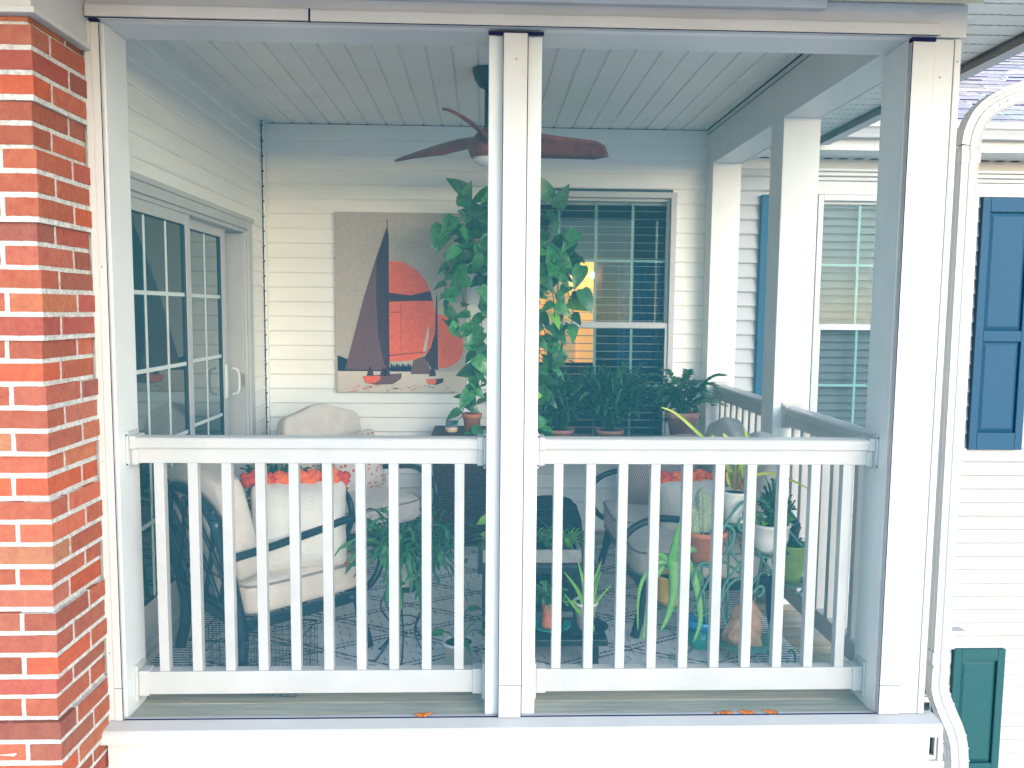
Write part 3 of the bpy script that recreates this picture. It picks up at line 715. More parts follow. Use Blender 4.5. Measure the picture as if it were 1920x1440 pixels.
# ================================================================== RUG
m = MB(); n = 40
rx0, rx1, ry0, ry1 = -1.325, 1.325, .27, 2.10
v = []
for i in range(n+1):
    for j in range(n+1):
        x = rx0+(rx1-rx0)*i/n; y = ry0+(ry1-ry0)*j/n; v.append((x, y, FZ+.008+.0012*noise.noise(Vector((x*3, y*3, 0)))))
m.add(v, [(i*(n+1)+j, (i+1)*(n+1)+j, (i+1)*(n+1)+j+1, i*(n+1)+j+1) for i in range(n) for j in range(n)], True)
tag(m.build('rug', rugm, None, solid=.006, org=(0, 1.1, FZ+.008)), 'pale grey rug with dark zigzag diamonds and striped ends', 'rug')
F2 = FZ+.010
# ================================================================== WALL ART
p0 = PY(627, 397, 2.40); p1 = PY(875, 737, 2.40); px0, px1, pz0, pz1 = p0.x, p1.x, p1.z, p0.z
art = thing('canvas_painting', ((px0+px1)/2, 2.415, pz0), 'large canvas print of sailboats with round orange spinnakers on the back wall', 'painting')
boxo('canvas', canvas, art, (px0, px1, 2.392, 2.417, pz0, pz1), .002)
def A(pts, mt, lv, nm):        # pts in zoom pixels of the print (x 105..1008, y 100..1350)
    q = MB(); f = lambda a, b: (px0+(a-105)/(1010-105)*(px1-px0), 2.3915-.0004*lv, pz1-(b-100)/(1350-100)*(pz1-pz0))
    q.prism([f(*p) for p in pts], (0, .0003, 0)); q.build(nm, mt, art)
def arc(cx_, cy_, rx, ry, a0, a1, n=24): return [(cx_+rx*math.cos(R(a0+(a1-a0)*i/n)), cy_+ry*math.sin(R(a0+(a1-a0)*i/n))) for i in range(n+1)]
A([(118, 1090), (150, 1100), (180, 1112), (300, 1180), (620, 1165), (640, 1200), (118, 1198)], c_nv, 1, 'printed_shore')
for i in range(12): A([(480+i*13, 1200), (484+i*13, 1140+12*(i % 3)), (494+i*13, 1150), (496+i*13, 1200)], c_nv, 2, 'printed_trees')
A([(118, 1198), (1000, 1200), (1000, 1345), (122, 1345)], c_lt, 1.5, 'printed_water')
A(bez([(472, 434, 0), (560, 438, 0), (650, 485, 0), (720, 560, 0), (765, 660, 0), (792, 800, 0), (792, 930, 0), (760, 1030, 0), (700, 1090, 0), (620, 1120, 0), (475, 1130, 0)], 4) and [(p.x, p.y) for p in bez([(472, 434, 0), (560, 438, 0), (650, 485, 0), (720, 560, 0), (765, 660, 0), (792, 800, 0), (792, 930, 0), (760, 1030, 0), (700, 1090, 0), (620, 1120, 0), (475, 1130, 0)], 4)], c_or, 3, 'printed_spinnaker')
A([(474, 650), (620, 668), (758, 635), (772, 705), (640, 705), (474, 714)], c_dk, 4, 'printed_stripe')
A([(742, 880), (750, 900), (745, 960), (728, 1058), (706, 1060), (716, 1000)], c_lt, 4, 'printed_flash')
A([(462, 195), (474, 250), (474, 1190), (170, 1186), (300, 690), (390, 400)], c_pl, 5, 'printed_sail')
A([(462, 205), (472, 250), (472, 1180), (440, 1150), (400, 960), (386, 700), (390, 420)], c_dk, 6, 'printed_sail_shade')
A([(461, 150), (466, 150), (477, 1230), (470, 1230)], c_nv, 7, 'printed_mast')
A([(800, 640), (806, 700), (810, 1190), (760, 1170), (715, 1100), (760, 1030), (790, 930), (792, 820)], c_dk, 6, 'printed_sail')
A([(p.x, p.y) for p in bez([(808, 795, 0), (870, 812, 0), (940, 870, 0), (975, 950, 0), (985, 1040, 0), (960, 1110, 0), (900, 1160, 0), (815, 1178, 0)], 4)], c_or, 4, 'printed_spinnaker')
A([(640, 1120), (715, 1090), (770, 1215), (620, 1218)], c_pl, 4, 'printed_sail')
A([(835, 830), (850, 825), (905, 880), (890, 892)], c_pl, 5, 'printed_stripe')
A([(285, 1235), (330, 1228), (560, 1212), (555, 1250), (500, 1288), (380, 1294), (310, 1282)], c_pl, 8, 'printed_hull')
A([(285, 1235), (414, 1230), (410, 1262), (370, 1282), (315, 1284)], c_or, 9, 'printed_hull')
A([(725, 1255), (850, 1245), (845, 1275), (800, 1292), (740, 1285)], c_dk, 8, 'printed_hull'); A([(725, 1255), (800, 1252), (795, 1286), (740, 1285)], c_or, 9, 'printed_hull')
for a in (340, 430, 455, 770): A([(a-22, 1232), (a-10, 1180), (a+6, 1165), (a+20, 1190), (a+26, 1230)], c_dk, 9, 'printed_crew')
random.seed(11)
for i in range(34):
    x = rnd(150, 880); y = rnd(1296, 1342); w_ = rnd(15, 60); A([(x, y), (x+w_, y-3), (x+w_*.8, y+3)], c_or if i % 3 else c_dk, 3, 'printed_ripple')
A([(480, 784), (560, 782), (560, 786), (480, 788)], c_dk, 4, 'printed_seam'); A([(553, 720), (556, 720), (556, 1100), (553, 1100)], c_pl, 4, 'printed_seam'); A([(474, 1085), (730, 1058), (730, 1062), (474, 1092)], c_dk, 4, 'printed_seam')
# ================================================================== CEILING FAN
fx, fy = .012, 1.24
fan = thing('ceiling_fan', (fx, fy, 2.505), 'dark ceiling fan with three brown propeller blades and a pale round light', 'ceiling fan')
MB().lathe([(.0, .0), (.072, 0), (.072, -.012), (.062, -.05), (.040, -.082), (.016, -.092), (0, -.092)][::-1], (fx, fy, 2.505), 28).build('canopy', blackm, fan)
MB().tube([(fx, fy, 2.42), (fx, fy, 2.20)], .0145, 12).build('downrod', blackm, fan)
MB().lathe([(0, -.075), (.075, -.072), (.092, -.035), (.085, .0), (.055, .04), (.022, .07), (0, .07)], (fx, fy, 2.165), 32).build('motor_housing', brown, fan)
MB().lathe([(0, -.042), (.035, -.036), (.06, -.020), (.070, 0), (0, 0)], (fx, fy, 2.094), 28).build('light_lens', lens, fan)
for ang, lift in ((17, 0), (137, 0), (257, .0)):
    Mz = Matrix.Translation((fx, fy, 2.185)) @ Matrix.Rotation(R(ang), 4, 'Z'); q = MB(); q.M = Mz; N_ = 26; v = []
    for i in range(N_+1):
        t = i/N_; r_ = .05+.57*t; w_ = .08+.075*min(1, t*3)-.02*t; off = .03*math.sin(t*3.0)-.02*t
        tip = 1 if t < .9 else 1-(t-.9)*4.0; pitch = R(44-20*t)
        zc = .020*math.sin(t*2.4)-.035*t
        for s in (-1, -.5, 0, .5, 1):
            yy = off+s*w_/2*tip; v.append((r_+(.028*s if t > .6 else 0)*(t-.6)*2.5, yy*math.cos(pitch), zc-yy*math.sin(pitch)+.006*(1-s*s)))
    q.add(v, [(i*5+k, (i+1)*5+k, (i+1)*5+k+1, i*5+k+1) for i in range(N_) for k in range(4)], True); q.build('blade', brown, fan, solid=.009)
# ================================================================== SEATING
def frame(o, ang):     # local x = right of sitter, y = forward
    a = R(ang); return Matrix.Translation(o) @ Matrix.Rotation(a, 4, 'Z')
def armchair(o, ang, w, dp, label, cat, lattice=True, seats=1, top=.80, group=None, arms=True, ah=(.44, .475, .515, .53, .475), post=.66):
    T = thing('armchair' if seats == 1 else 'loveseat', o, label, cat, group); Mf = frame(o, ang)
    def mk(): q = MB(); q.M = Mf; return q
    hw = w/2; sr = .235          # seat frame height
    # cushions
    for i in range(seats):
        cw = w/seats; cx_ = -hw+cw*(i+.5)
        q = mk(); q.rbox((cx_, dp*.06, sr+.085), (cw-.01, dp*.98, .14), p=7, n=14, deform=lambda w_, c: Vector((w_.x, w_.y, w_.z+(.016 if w_.z > 0 else 0)*(1-c[0]**2)*(1-c[1]**2)))); q.build('seat_cushion', fabric, T)
        tilt = Matrix.Rotation(R(14), 3, 'X')
        def cam_top(w_, c, cw=cw):
            z = w_.z
            if c[2] > .3: z += .052*math.exp(-(c[0]/.45)**2)*(c[2]-.3)/.7
            return Vector((w_.x, w_.y*(1-.1*abs(c[2])), z))
        q = mk(); q.rbox((cx_, -dp*.43, (sr+.15+top)/2), (cw-.02, .125, top-sr-.15), Matrix.Rotation(R(12), 3, 'X'), p=7, n=16, deform=cam_top); q.build('back_cushion', fabric, T)
        # piping
        q = mk(); pp = []
        for k in range(41):
            a = 2*math.pi*k/40; c, s_ = math.cos(a), math.sin(a); L = (abs(c)**7+abs(s_)**7)**(1/7); pp.append((cx_+c/L*(cw-.008)/2, dp*.06+s_/L*dp*.49, sr+.135))
        q.tube(pp, .005, 6, cap=False); q.build('piping', fabdk, T)
    # metal frame
    q = mk(); q.bar((-hw, dp*.5, sr), (hw, dp*.5, sr), .022, .045); q.bar((-hw, -dp*.45, sr), (hw, -dp*.45, sr), .022, .045)
    for sx in (-1, 1): q.bar((sx*hw, -dp*.45, sr), (sx*hw, dp*.5, sr), .022, .045)
    q.build('seat_frame', blackm, T, .004)
    if arms:
      for sx in (-1, 1):
        q = mk(); X = sx*(hw+.012)
        pts = [(X, -dp*.54, ah[0]), (X, -dp*.25, ah[1]), (X, dp*.10, ah[2]), (X, dp*.40, ah[3]), (X, dp*.60, ah[4]), (X, dp*.65, .38), (X, dp*.56, .28), (X, dp*.36, .235)]
        q.tube(bez(pts, 7), .0155, 10); q.build('arm', blackm, T)
    for sx in (-1, 1):
        q = mk(); q.tube(bez([(sx*(hw-.01), dp*.46, sr), (sx*(hw-.005), dp*.49, sr*.55), (sx*(hw+.005), dp*.54, .006)], 5), [.024]*6+[.020]*5, 10); q.build('leg', blackm, T)
        q = mk(); q.tube(bez([(sx*hw, -dp*.62, post), (sx*hw, -dp*.55, post*.75), (sx*hw, -dp*.46, sr), (sx*hw, -dp*.46, sr*.5), (sx*hw, -dp*.50, .006)], 5), .023, 10); q.build('leg', blackm, T)
    if lattice:
        q = mk(); y_ = lambda z: -dp*.49-.20*(z-sr)*(z-sr)*1.2-.05*(z-sr)
        zt = .70; nx = 7; nz_ = 9
        rail_ = [(s*hw, y_(z), z) for s, z in ((-1, .64), (-.7, .70), (0, .735), (.7, .70), (1, .64))]
        q.tube(bez(rail_, 5), .020, 10)
        q.tube([(-hw, y_(sr+.06), sr+.06), (hw, y_(sr+.06), sr+.06)], .014, 8)
        def lat(a, b):
            pts = []
            for i in range(9):
                t = i/8; x = a[0]+(b[0]-a[0])*t; z = a[1]+(b[1]-a[1])*t; pts.append((x, y_(z), z))
            q.tube(pts, .010, 6)
        z0, z1 = sr+.06, .69; H = z1-z0
        for i in range(-7, 9):
            xa = -hw+i*w/4
            for sg in (1, -1):
                # clip diagonal to rectangle
                P_ = []
                for z in (z0, z1):
                    x = xa+(z-z0)*.62 if sg > 0 else xa+w/4*3-(z-z0)*.62
                    P_.append([x, z])
                (xA, zA), (xB, zB) = P_
                def clip(x, z, x2, z2):
                    if x < -hw: t = (-hw-x)/(x2-x); return [-hw, z+(z2-z)*t]
                    if x > hw: t = (hw-x)/(x2-x); return [hw, z+(z2-z)*t]
                    return [x, z]
                if (xA < -hw and xB < -hw) or (xA > hw and xB > hw): continue
                lat(clip(xA, zA, xB, zB), clip(xB, zB, xA, zA))
        q.build('lattice_back', blackm, T)
    else:
        q = mk(); q.tube(bez([(-hw, -dp*.62, post), (-hw*.6, -dp*.62, post+.05), (0, -dp*.62, post+.07), (hw*.6, -dp*.62, post+.05), (hw, -dp*.62, post)], 5), .018, 10)
        for i in range(1, 6): x = -hw+w*i/6; q.tube([(x, -dp*.47, sr), (x, -dp*.56, post*.75), (x, -dp*.62, post+.05)], .006, 6)
        q.build('back_frame', blackm, T)
    return T, Mf
def pillow(nm, M_, size, mt, label, cat='pillow', trimd=None, group=None):
    T = thing(nm, M_.translation, label, cat, group); q = MB(); q.M = M_
    def df(w_, c): k = (1-c[0]**4)*(1-c[2]**4); k = max(k, 0); e = 1-.07*(1-abs(c[2])**2 if abs(c[0]) > .9 else 0); return Vector((w_.x*(1+.05*c[2]*c[2]*abs(c[0])), w_.y*(.18+.82*k), w_.z*(1+.05*c[0]*c[0]*abs(c[2]))))
    q.rbox((0, 0, 0), (size, .17, size*.92), p=9, n=18, deform=df); q.build('cover', mt, T)
    if trimd:
        random.seed(4)
        for mt2, nm2, par in ((orange, 'orange_pompoms', 0), (redyarn, 'coral_pompoms', 1)):
            q = MB(); q.M = M_
            h = size/2; zt = h*.94; n_ = 0
            def puff(x_, z_, big):
                for j in range(10):
                    a, b, c = rnd(-1, 1), rnd(-1, 1), rnd(-1, 1); L = max((a*a+b*b+c*c)**.5, .5); k = big*.8/L*rnd(.3, 1); r_ = big*.55
                    q.lathe([(0, -r_), (r_*.75, -r_*.6), (r_, 0), (r_*.75, r_*.6), (0, r_)], (x_+a*k, b*k*.8, z_+c*k*.8), 7)
            for e in range(15):
                t = -1+2*e/14; col_ = 1 if (e < 4 or e > 10) else 0
                if (e in (2, 12)): col_ = 0
                if col_ == par: puff(t*h*1.03, zt+.012+.008*math.sin(e*2.2), .034+.005*math.sin(e*1.7))
            for e in range(22):
                t = 1-2*e/21
                if par == 1: puff(h*(1.0+.02*math.sin(e))-.02*(1-t*t), t*h*.92, .013)
                elif e > 12 and e % 3 == 0: puff(-h, t*h*.9, .010)
            q.build(nm2, mt2, T)
    return T
# chair A : near left, lattice back towards us, facing right and back
cA = Vector((-.875, .60, F2)); angA = -48
armchair(cA, angA, .52, .56, 'near left armchair turned away, black lattice back and beige cushions by the sliding door', 'armchair', top=.80, ah=(.505, .52, .545, .565, .50), group='cushioned black metal armchairs')
Mp = Matrix.Translation(PY(562, 984, .50)) @ Matrix.Rotation(R(26), 4, 'Z') @ Matrix.Rotation(R(-12), 4, 'X') @ Matrix.Rotation(R(3), 4, 'Y')
pillow('throw_pillow', Mp, .37, pillw, 'cream pillow with a fat orange pompom fringe on the near left armchair', trimd=True)
# chair B : back left corner facing us / right
cB = Vector((-.74, 1.78, F2))
armchair(cB, -135, .54, .62, 'armchair in the back left corner with tall curved beige backrest facing the camera', 'armchair', lattice=False, top=.82, group='cushioned black metal armchairs')
Mp = frame(cB, -135) @ Matrix.Translation((-.06, -.05, .545)) @ Matrix.Rotation(R(14), 4, 'X') @ Matrix.Rotation(R(6), 4, 'Y')
pillow('throw_pillow', Mp, .36, dotted, 'pale pillow with tiny red flowers on the back corner armchair')
# loveseat C : right side, facing left
cC = Vector((.99, 1.20, F2))
armchair(cC, 90, 1.02, .60, 'long beige cushioned loveseat with black metal arms along the side railing', 'loveseat', lattice=False, seats=2, top=.82, post=.50)
Mp = Matrix.Translation(PY(1236, 882, 1.50)) @ Matrix.Rotation(R(-22), 4, 'Z') @ Matrix.Rotation(R(-14), 4, 'X') @ Matrix.Rotation(R(-6), 4, 'Y')
pillow('throw_pillow', Mp, .40, striped, 'ribbed brown striped pillow at the far end of the loveseat')
Mp = Matrix.Translation(PY(1300, 957, 1.02)) @ Matrix.Rotation(R(-18), 4, 'Z') @ Matrix.Rotation(R(-16), 4, 'X') @ Matrix.Rotation(R(-7), 4, 'Y')
pillow('throw_pillow', Mp, .31, pillw, 'cream pillow with orange pompoms on the loveseat behind the tall cactus', trimd=True)
# ================================================================== POTS + PLANTS
def pot(T, c, r, h, m_, rim=.08, seg=28, taper=.78, nm='pot', soil_=True):
    """c is the centre of the base"""
    q = MB(); q.lathe([(0, 0), (r*taper, 0), (r*.98, h*(1-rim*1.6)), (r*1.07, h*(1-rim*1.6)), (r*1.10, h), (r*.97, h), (r*.95, h*.90), (0, h*.90)], c, seg); q.build(nm, m_, T)
    if soil_: q = MB(); q.lathe([(0, 0), (r*.94, 0), (r*.9, .004), (r*.4, .008), (0, .009)], (c[0], c[1], c[2]+h*.90), seg); q.build('soil', soil, T)
def arcpts(b, az, reach, rise, drop, n=9, out=None):
    """arching stem from base in azimuth az"""
    d_ = Vector((math.cos(az), math.sin(az), 0)); P_ = []
    for i in range(n):
        t = i/(n-1); P_.append(Vector(b)+d_*(reach*t)+Vector((0, 0, rise*math.sin(min(t*1.7, math.pi/2)*1.0)*(1) - drop*t*t)))
    return P_
def straps(T, b, n, reach, rise, drop, w, m_, nm='leaves', jit=.25, elev=None, solid=0, curve=.22):
    q = MB()
    for i in range(n):
        az = 2*math.pi*i/n+rnd(-.3, .3); k = rnd(1-jit, 1+jit); q.tone = jt(.75, 1.25)
        q.strap(arcpts(b, az, reach*k*rnd(.7, 1.1), rise*rnd(.7, 1.2), drop*rnd(.5, 1.2), 10), w*rnd(.8, 1.1), curve)
    q.build(nm, m_, T, solid=solid)
def jagged(q, pts, w):
    """flat scalloped cactus stem along points"""
    n = len(pts); v = []; rr = None; a0 = rnd(-.9, .9)
    for i, p in enumerate(pts):
        d_ = (pts[min(i+1, n-1)]-pts[max(i-1, 0)]).normalized(); r_ = d_.cross(Vector((0, 0, 1)))
        if r_.length < .1: r_ = Vector((1, 0, 0))
        r_.normalize(); u_ = r_.cross(d_); r_ = r_*math.cos(a0)+u_*math.sin(a0); t = i/(n-1)
        ww = w*(.55 if i % 3 == 0 else (1.0 if i % 3 == 1 else .85))*(.5 if i == 0 else 1)*(0.3 if i == n-1 else 1)
        v += [p-r_*ww/2, p+u_*ww*.08, p+r_*ww/2]
    q.add(v, [(i*3+k, i*3+k+1, i*3+k+4, i*3+k+3) for i in range(n-1) for k in (0, 1)], True)
def cactusplant(T, b, n, reach, rise, drop, w, m_, nm='foliage', steps=14, rise2=None, extra=None):
    q = MB()
    for i in range(n):
        az = rnd(0, 2*math.pi); q.tone = jt(.65, 1.35); k = rnd(.35, 1.05)
        P_ = arcpts(b, az, reach*k, rise*rnd(.5, 1.15), drop*rnd(.2, 1.1)*k, steps)
        for p in P_: p += Vector((rnd(-1, 1), rnd(-1, 1), rnd(-1, 1)))*w*.25
        jagged(q, P_, w*rnd(.8, 1.2))
        for _ in range(2):
            s0 = random.randint(4, steps-3); az2 = az+rnd(-1, 1)
            jagged(q, arcpts(P_[s0], az2, reach*rnd(.15, .35), rise*.4*rnd(0, 1), drop*.2*rnd(0, 1), 7), w*rnd(.7, 1.1))
    q.build(nm, m_, T)
# ---- hanging pothos behind the centre post
random.seed(21)
HY = 1.95
hp_ = PY(925, 470, HY)
T = thing('hanging_plant', (hp_.x, HY, hp_.z), 'huge hanging pothos with trailing heart shaped green leaves behind the centre post', 'hanging plant')
MB().lathe([(0, -.09), (.075, -.085), (.12, -.02), (.128, .06), (.118, .06), (.11, .04), (0, .04)], hp_, 28).build('pot', terrad, T)
q = MB()
for a in (0, 120, 240): q.tube([hp_+Vector((.12*math.cos(R(a)), .12*math.sin(R(a)), .06)), hp_+Vector((0, 0, .55)), Vector((hp_.x, HY, 2.50))], .0022, 5)
q.build('hanger', chrome, T)
q = MB(); qs = MB(); qb = MB()
def lf(mb, p, toward=None, L=.085):
    az = rnd(0, 2*math.pi); d_ = Vector((math.cos(az), math.sin(az)*.8-.35, rnd(-1.1, .1)))
    mb.tone = jt(.5, 1.75); L *= rnd(.55, 1.2); mb.leaf(p, d_, L, L*rnd(.62, .8), (rnd(-.4, .4), -.9+rnd(-.4, .3), .8+rnd(-.5, .4)), rnd(.1, .45))
def vine(u0, v0, pts, dens=.045, L=.085, young=0):
    P_ = bez([PY(u, v, HY+rnd(-.12, .10)) for u, v in pts], 8); qs.tube(P_, .0026, 5)
    acc = 0
    for a, b in zip(P_, P_[1:]):
        acc += (b-a).length
        if acc > dens: acc = 0; lf(qb if random.random() < young else q, a+Vector((rnd(-.02, .02), rnd(-.03, .03), 0)), L=L)
# crown mass
for i in range(150):
    a = rnd(0, 2*math.pi); rr = math.sqrt(random.random())
    u = 948+math.cos(a)*rr*112; v = 455+math.sin(a)*rr*95
    if u > 1000: v += 10
    p = PY(u, v, HY+rnd(-.20, .16)); lf(q, p, L=.135)
for pts in [[(905, 430), (870, 480), (858, 520), (880, 600), (890, 680), (878, 740), (868, 770)], [(900, 450), (905, 560), (900, 640), (896, 700), (876, 745)], [(890, 440), (850, 470), (835, 540), (845, 600), (850, 615)],
            [(1000, 450), (1030, 520), (1040, 600), (1030, 680), (1025, 740), (1020, 815)], [(1010, 440), (1050, 480), (1060, 530), (1075, 590), (1062, 625)], [(1000, 500), (1012, 600), (1010, 700), (1015, 790), (1012, 820)],
            [(1000, 480), (1045, 560), (1055, 640), (1040, 700)], [(960, 480), (970, 600), (965, 720)], [(940, 480), (935, 600), (940, 700)], [(870, 420), (850, 430), (842, 450)], [(1060, 430), (1078, 470), (1085, 500)],
            [(905, 620), (890, 660), (905, 700), (900, 730)], [(980, 480), (1000, 560), (1020, 620), (1035, 650)]]:
    vine(0, 0, pts, .050, .115, .10)
for u, v in ((876, 362), (868, 385), (850, 408), (1030, 372), (1045, 388), (835, 432), (826, 424), (1080, 435), (1090, 500), (1092, 545)): 
    p = PY(u, v, HY-.1); q.tone = jt(.7, 1.2); q.leaf(p, (rnd(-.6, .6), -.2, .4 if v < 400 else -.5), .14, .09, (0, -1, .4), .2)
q.build('foliage', leafd, T); qb.build('new_leaves', leafb, T); qs.build('vines', stemm, T)
# ---- wicker chest with candle and potted pothos
c0 = PY(808, 815, 2.02); CT = c0.z; cx0 = c0.x
T = thing('wicker_chest', (cx0+.28, 2.2, F2), 'tall dark plum wicker chest against the back wall beside the painting', 'chest')
boxo('body', wicker, T, (cx0+.012, cx0+.55, 2.03, 2.39, F2+.03, CT-.02), .01); boxo('lid', wicker, T, (cx0, cx0+.565, 2.015, 2.40, CT-.02, CT), .006)
m = MB()
for x in (cx0+.035, cx0+.53):
    for y_ in (2.05, 2.37): m.box(x-.018, x+.018, y_-.018, y_+.018, F2, F2+.031)
m.build('feet', wicker, T, .002)
cp = PZ(845, 816, CT+.001); cp = Vector((cp.x, 2.10, CT+.001)); 
T = thing('candle_jar', cp, 'small dark glass jar candle with tan wax on the wicker chest', 'candle')
MB().lathe([(0, 0), (.033, 0), (.035, .012), (.035, .07), (.031, .07), (.031, .040), (0, .040)], cp, 24).build('jar', jarm, T); MB().lathe([(0, .006), (.0356, .006), (.0356, .034), (0, .034)], cp, 24).build('wax', wax, T)
cp = Vector((PY(885, 800, 2.12).x, 2.12, CT+.001))
T = thing('potted_plant', cp, 'terracotta pot with a young pothos on the wicker chest', 'plant'); pot(T, cp, .055, .115, terra, .14)
random.seed(8); q = MB(); qs = MB()
for u, v, dx, dz, L in ((862, 770, -1, -.5, .10), (878, 752, -.6, .5, .09), (896, 755, .5, .3, .09), (905, 745, .7, .4, .08), (870, 745, -.8, .2, .07), (890, 800, .3, -.7, .09), (905, 808, .4, -.4, .09), (882, 812, -.6, -.3, .08), (858, 790, -.9, -.4, .04), (900, 820, -.5, -.4, .10)):
    p = PY(u, v, 2.05); q.tone = jt(.9, 1.5) ; q.leaf(p, (dx, -.5, dz), L, L*.62, (0, -.8, .8), .25); qs.tube(bez([(cp.x, cp.y, CT+.11), (Vector((cp.x, cp.y, CT+.13))+p)/2+Vector((0, 0, .02)), p], 4), .0018, 5)
q.build('foliage', leafd, T); qs.build('stems', stemm, T)
# ---- console table behind with dark foliage
TZ = .555
T = thing('console_table', (.61, 2.1, F2), 'narrow dark console table with plants under the lamp lit window', 'table')
boxo('table_top', blackm, T, (.26, .97, 1.94, 2.36, TZ-.03, TZ), .004)
for x in (.30, .93):
    for y_ in (1.97, 2.33): boxo('leg', blackm, T, (x-.018, x+.018, y_-.018, y_+.018, F2, TZ-.031), .003)
random.seed(31)
def bushy(c, r, h, label, n, m_=leafk, w=.02, potm=terrad, pr_=.08, ph=.11, rise=.16, drop=.14):
    T = thing('potted_plant', c, label, 'plant'); pot(T, c, pr_, ph, potm, .12); cactusplant(T, Vector(c)+Vector((0, 0, ph*.9)), n, r, rise, drop, w, m_); return T
bushy(Vector((.46, 2.10, TZ+.001)), .26, .2, 'dark bushy christmas cactus left of the three on the console table', 180, rise=.29)
bushy(Vector((.76, 2.08, TZ+.001)), .28, .2, 'dark christmas cactus with upright sprigs in the middle of the console table', 190, rise=.34)
T = thing('red_flower_pot', (.60, 1.985, TZ+.001), 'small dark red pot on the front of the console table', 'pot'); pot(T, (.60, 1.985, TZ+.001), .03, .05, mat('red_glaze', (.30, .02, .04), .4, .5, .1))
# conch-like tan ornament
oc = Vector((PY(1203, 820, 1.965).x, 1.965, TZ+.001)); q = MB()
q.lathe([(0, 0), (.02, .003), (.034, .02), (.030, .04), (.014, .052), (.012, .066), (.004, .085), (0, .087)], oc, 14, sy=.8); q.tube(bez([oc+Vector((.0, 0, .05)), oc+Vector((.03, 0, .062)), oc+Vector((.06, 0, .03))], 4), [.016, .015, .014, .013, .012, .010, .009, .006, .003], 8)
tag(q.build('shell_ornament', mat('shell', (.62, .44, .36), .5, .4, .1, 20), None, org=oc), 'small tan sea shell ornament beside the big dusty terracotta pot', 'ornament')
tp = PY(1278, 822, 1.86); tb = Vector((tp.x, 1.86, tp.z-.015))
T = thing('plant_pedestal', (tb.x, 1.86, F2), 'slim dark round pedestal under the big dusty terracotta pot', 'stand')
MB().lathe([(0, 0), (.11, 0), (.11, .015), (.03, .04), (.022, tb.z-F2-.05), (.10, tb.z-F2-.02), (.12, tb.z-F2-.012), (.12, tb.z-F2), (0, tb.z-F2)], (tb.x, 1.86, F2), 28).build('pedestal', blackm, T)
T = thing('potted_plant', tb, 'leafy zz plant in a big dusty terracotta pot near the back right corner', 'plant'); tb = tb+Vector((0, 0, .001)); pot(T, tb, .090, .17, terrad, .13, taper=.66)
random.seed(14); q = MB(); qs = MB()
for i in range(40):
    az = rnd(0, 2*math.pi); rc = rnd(.08, .26); P_ = arcpts(tb+Vector((0, 0, .15)), az, rc, rnd(.10, .28), rnd(.0, .16), 12); qs.tube(P_, .0035, 5)
    for k in range(3, 12):
        for sg in (-1, 1):
            d_ = (P_[k]-P_[k-1]).normalized(); s_ = d_.cross(Vector((0, 0, 1))); s_ = s_.normalized() if s_.length > .1 else Vector((1, 0, 0)); q.tone = jt(.6, 1.4)
            q.leaf(P_[k], d_*.6+s_*sg*.9+Vector((0, 0, .25)), .042, .024, (0, -.4, 1), .1)
q.build('foliage', leafk2 if 'leafk2' in globals() else mat('zz_leaf', (.03, .13, .035), .35, .5, 0, 40, tone=True, col2=(.012, .06, .025)), T); qs.build('stems', leafc, T)
# plant behind chair A, on a stool in the back left
c = Vector((-.98, 1.18, F2+.34))
T = thing('stool', (c.x, c.y, F2), 'small dark round stool holding a plant between the two left armchairs', 'stool')
MB().lathe([(0, .325), (.13, .325), (.14, .335), (.13, .34), (0, .34)], (c.x, c.y, F2), 24).build('seat', blackm, T)
for a in (45, 165, 285): MB().tube([(c.x+.09*math.cos(R(a)), c.y+.09*math.sin(R(a)), F2+.33), (c.x+.13*math.cos(R(a)), c.y+.13*math.sin(R(a)), F2)], .009, 8).build('leg', blackm, T)
random.seed(41); bushy(c+Vector((0, 0, .001)), .24, .2, 'dark green christmas cactus on the stool behind the near left armchair', 110, rise=.20, drop=.12, m_=mat('mossy_leaf', (.06, .15, .03), .5, .4, 0, 40, tone=True, col2=(.012, .045, .02)))
# ---- sprawling cactus on wire stand in front
random.seed(51)
c = PY(758, 1096, .52); c = Vector((c.x, .52, c.z))
T = thing('plant_stand', (c.x, c.y, F2), 'thin black wire plant stand carrying the sprawling cactus in a white pot', 'plant stand')
q = MB(); q.tube([c+Vector((.075*math.cos(a/12*math.pi*2), .075*math.sin(a/12*math.pi*2), -.006)) for a in range(13)], .004, 6); q.tube([c+Vector((.055*math.cos(a/12*math.pi*2), .055*math.sin(a/12*math.pi*2), -.15)) for a in range(13)], .003, 6)
q.lathe([(0, -.006), (.07, -.006), (.07, -.002), (0, -.002)], c, 20); q.build('ring', blackm, T)
for a in (30, 150, 205, 270, 330):
    d_ = Vector((math.cos(R(a)), math.sin(R(a)), 0)); q = MB(); b_ = Vector((c.x, c.y, F2+.004))
    q.tube(bez([c+d_*.075+Vector((0, 0, -.01)), c+d_*.10+Vector((0, 0, -.08)), c+d_*.055+Vector((0, 0, -.16)), b_+d_*.06+Vector((0, 0, .08)), b_+d_*.12, b_+d_*.13], 5), .0042, 6); q.build('leg', blackm, T)
T = thing('potted_plant', c, 'sprawling segmented cactus in a white pot on the wire stand behind the left balusters', 'plant'); c = c+Vector((0, 0, .001)); pot(T, c, .048, .105, potw, .08)
cactusplant(T, c+Vector((0, 0, .10)), 95, .29, .20, .36, .020, leafc, steps=18)
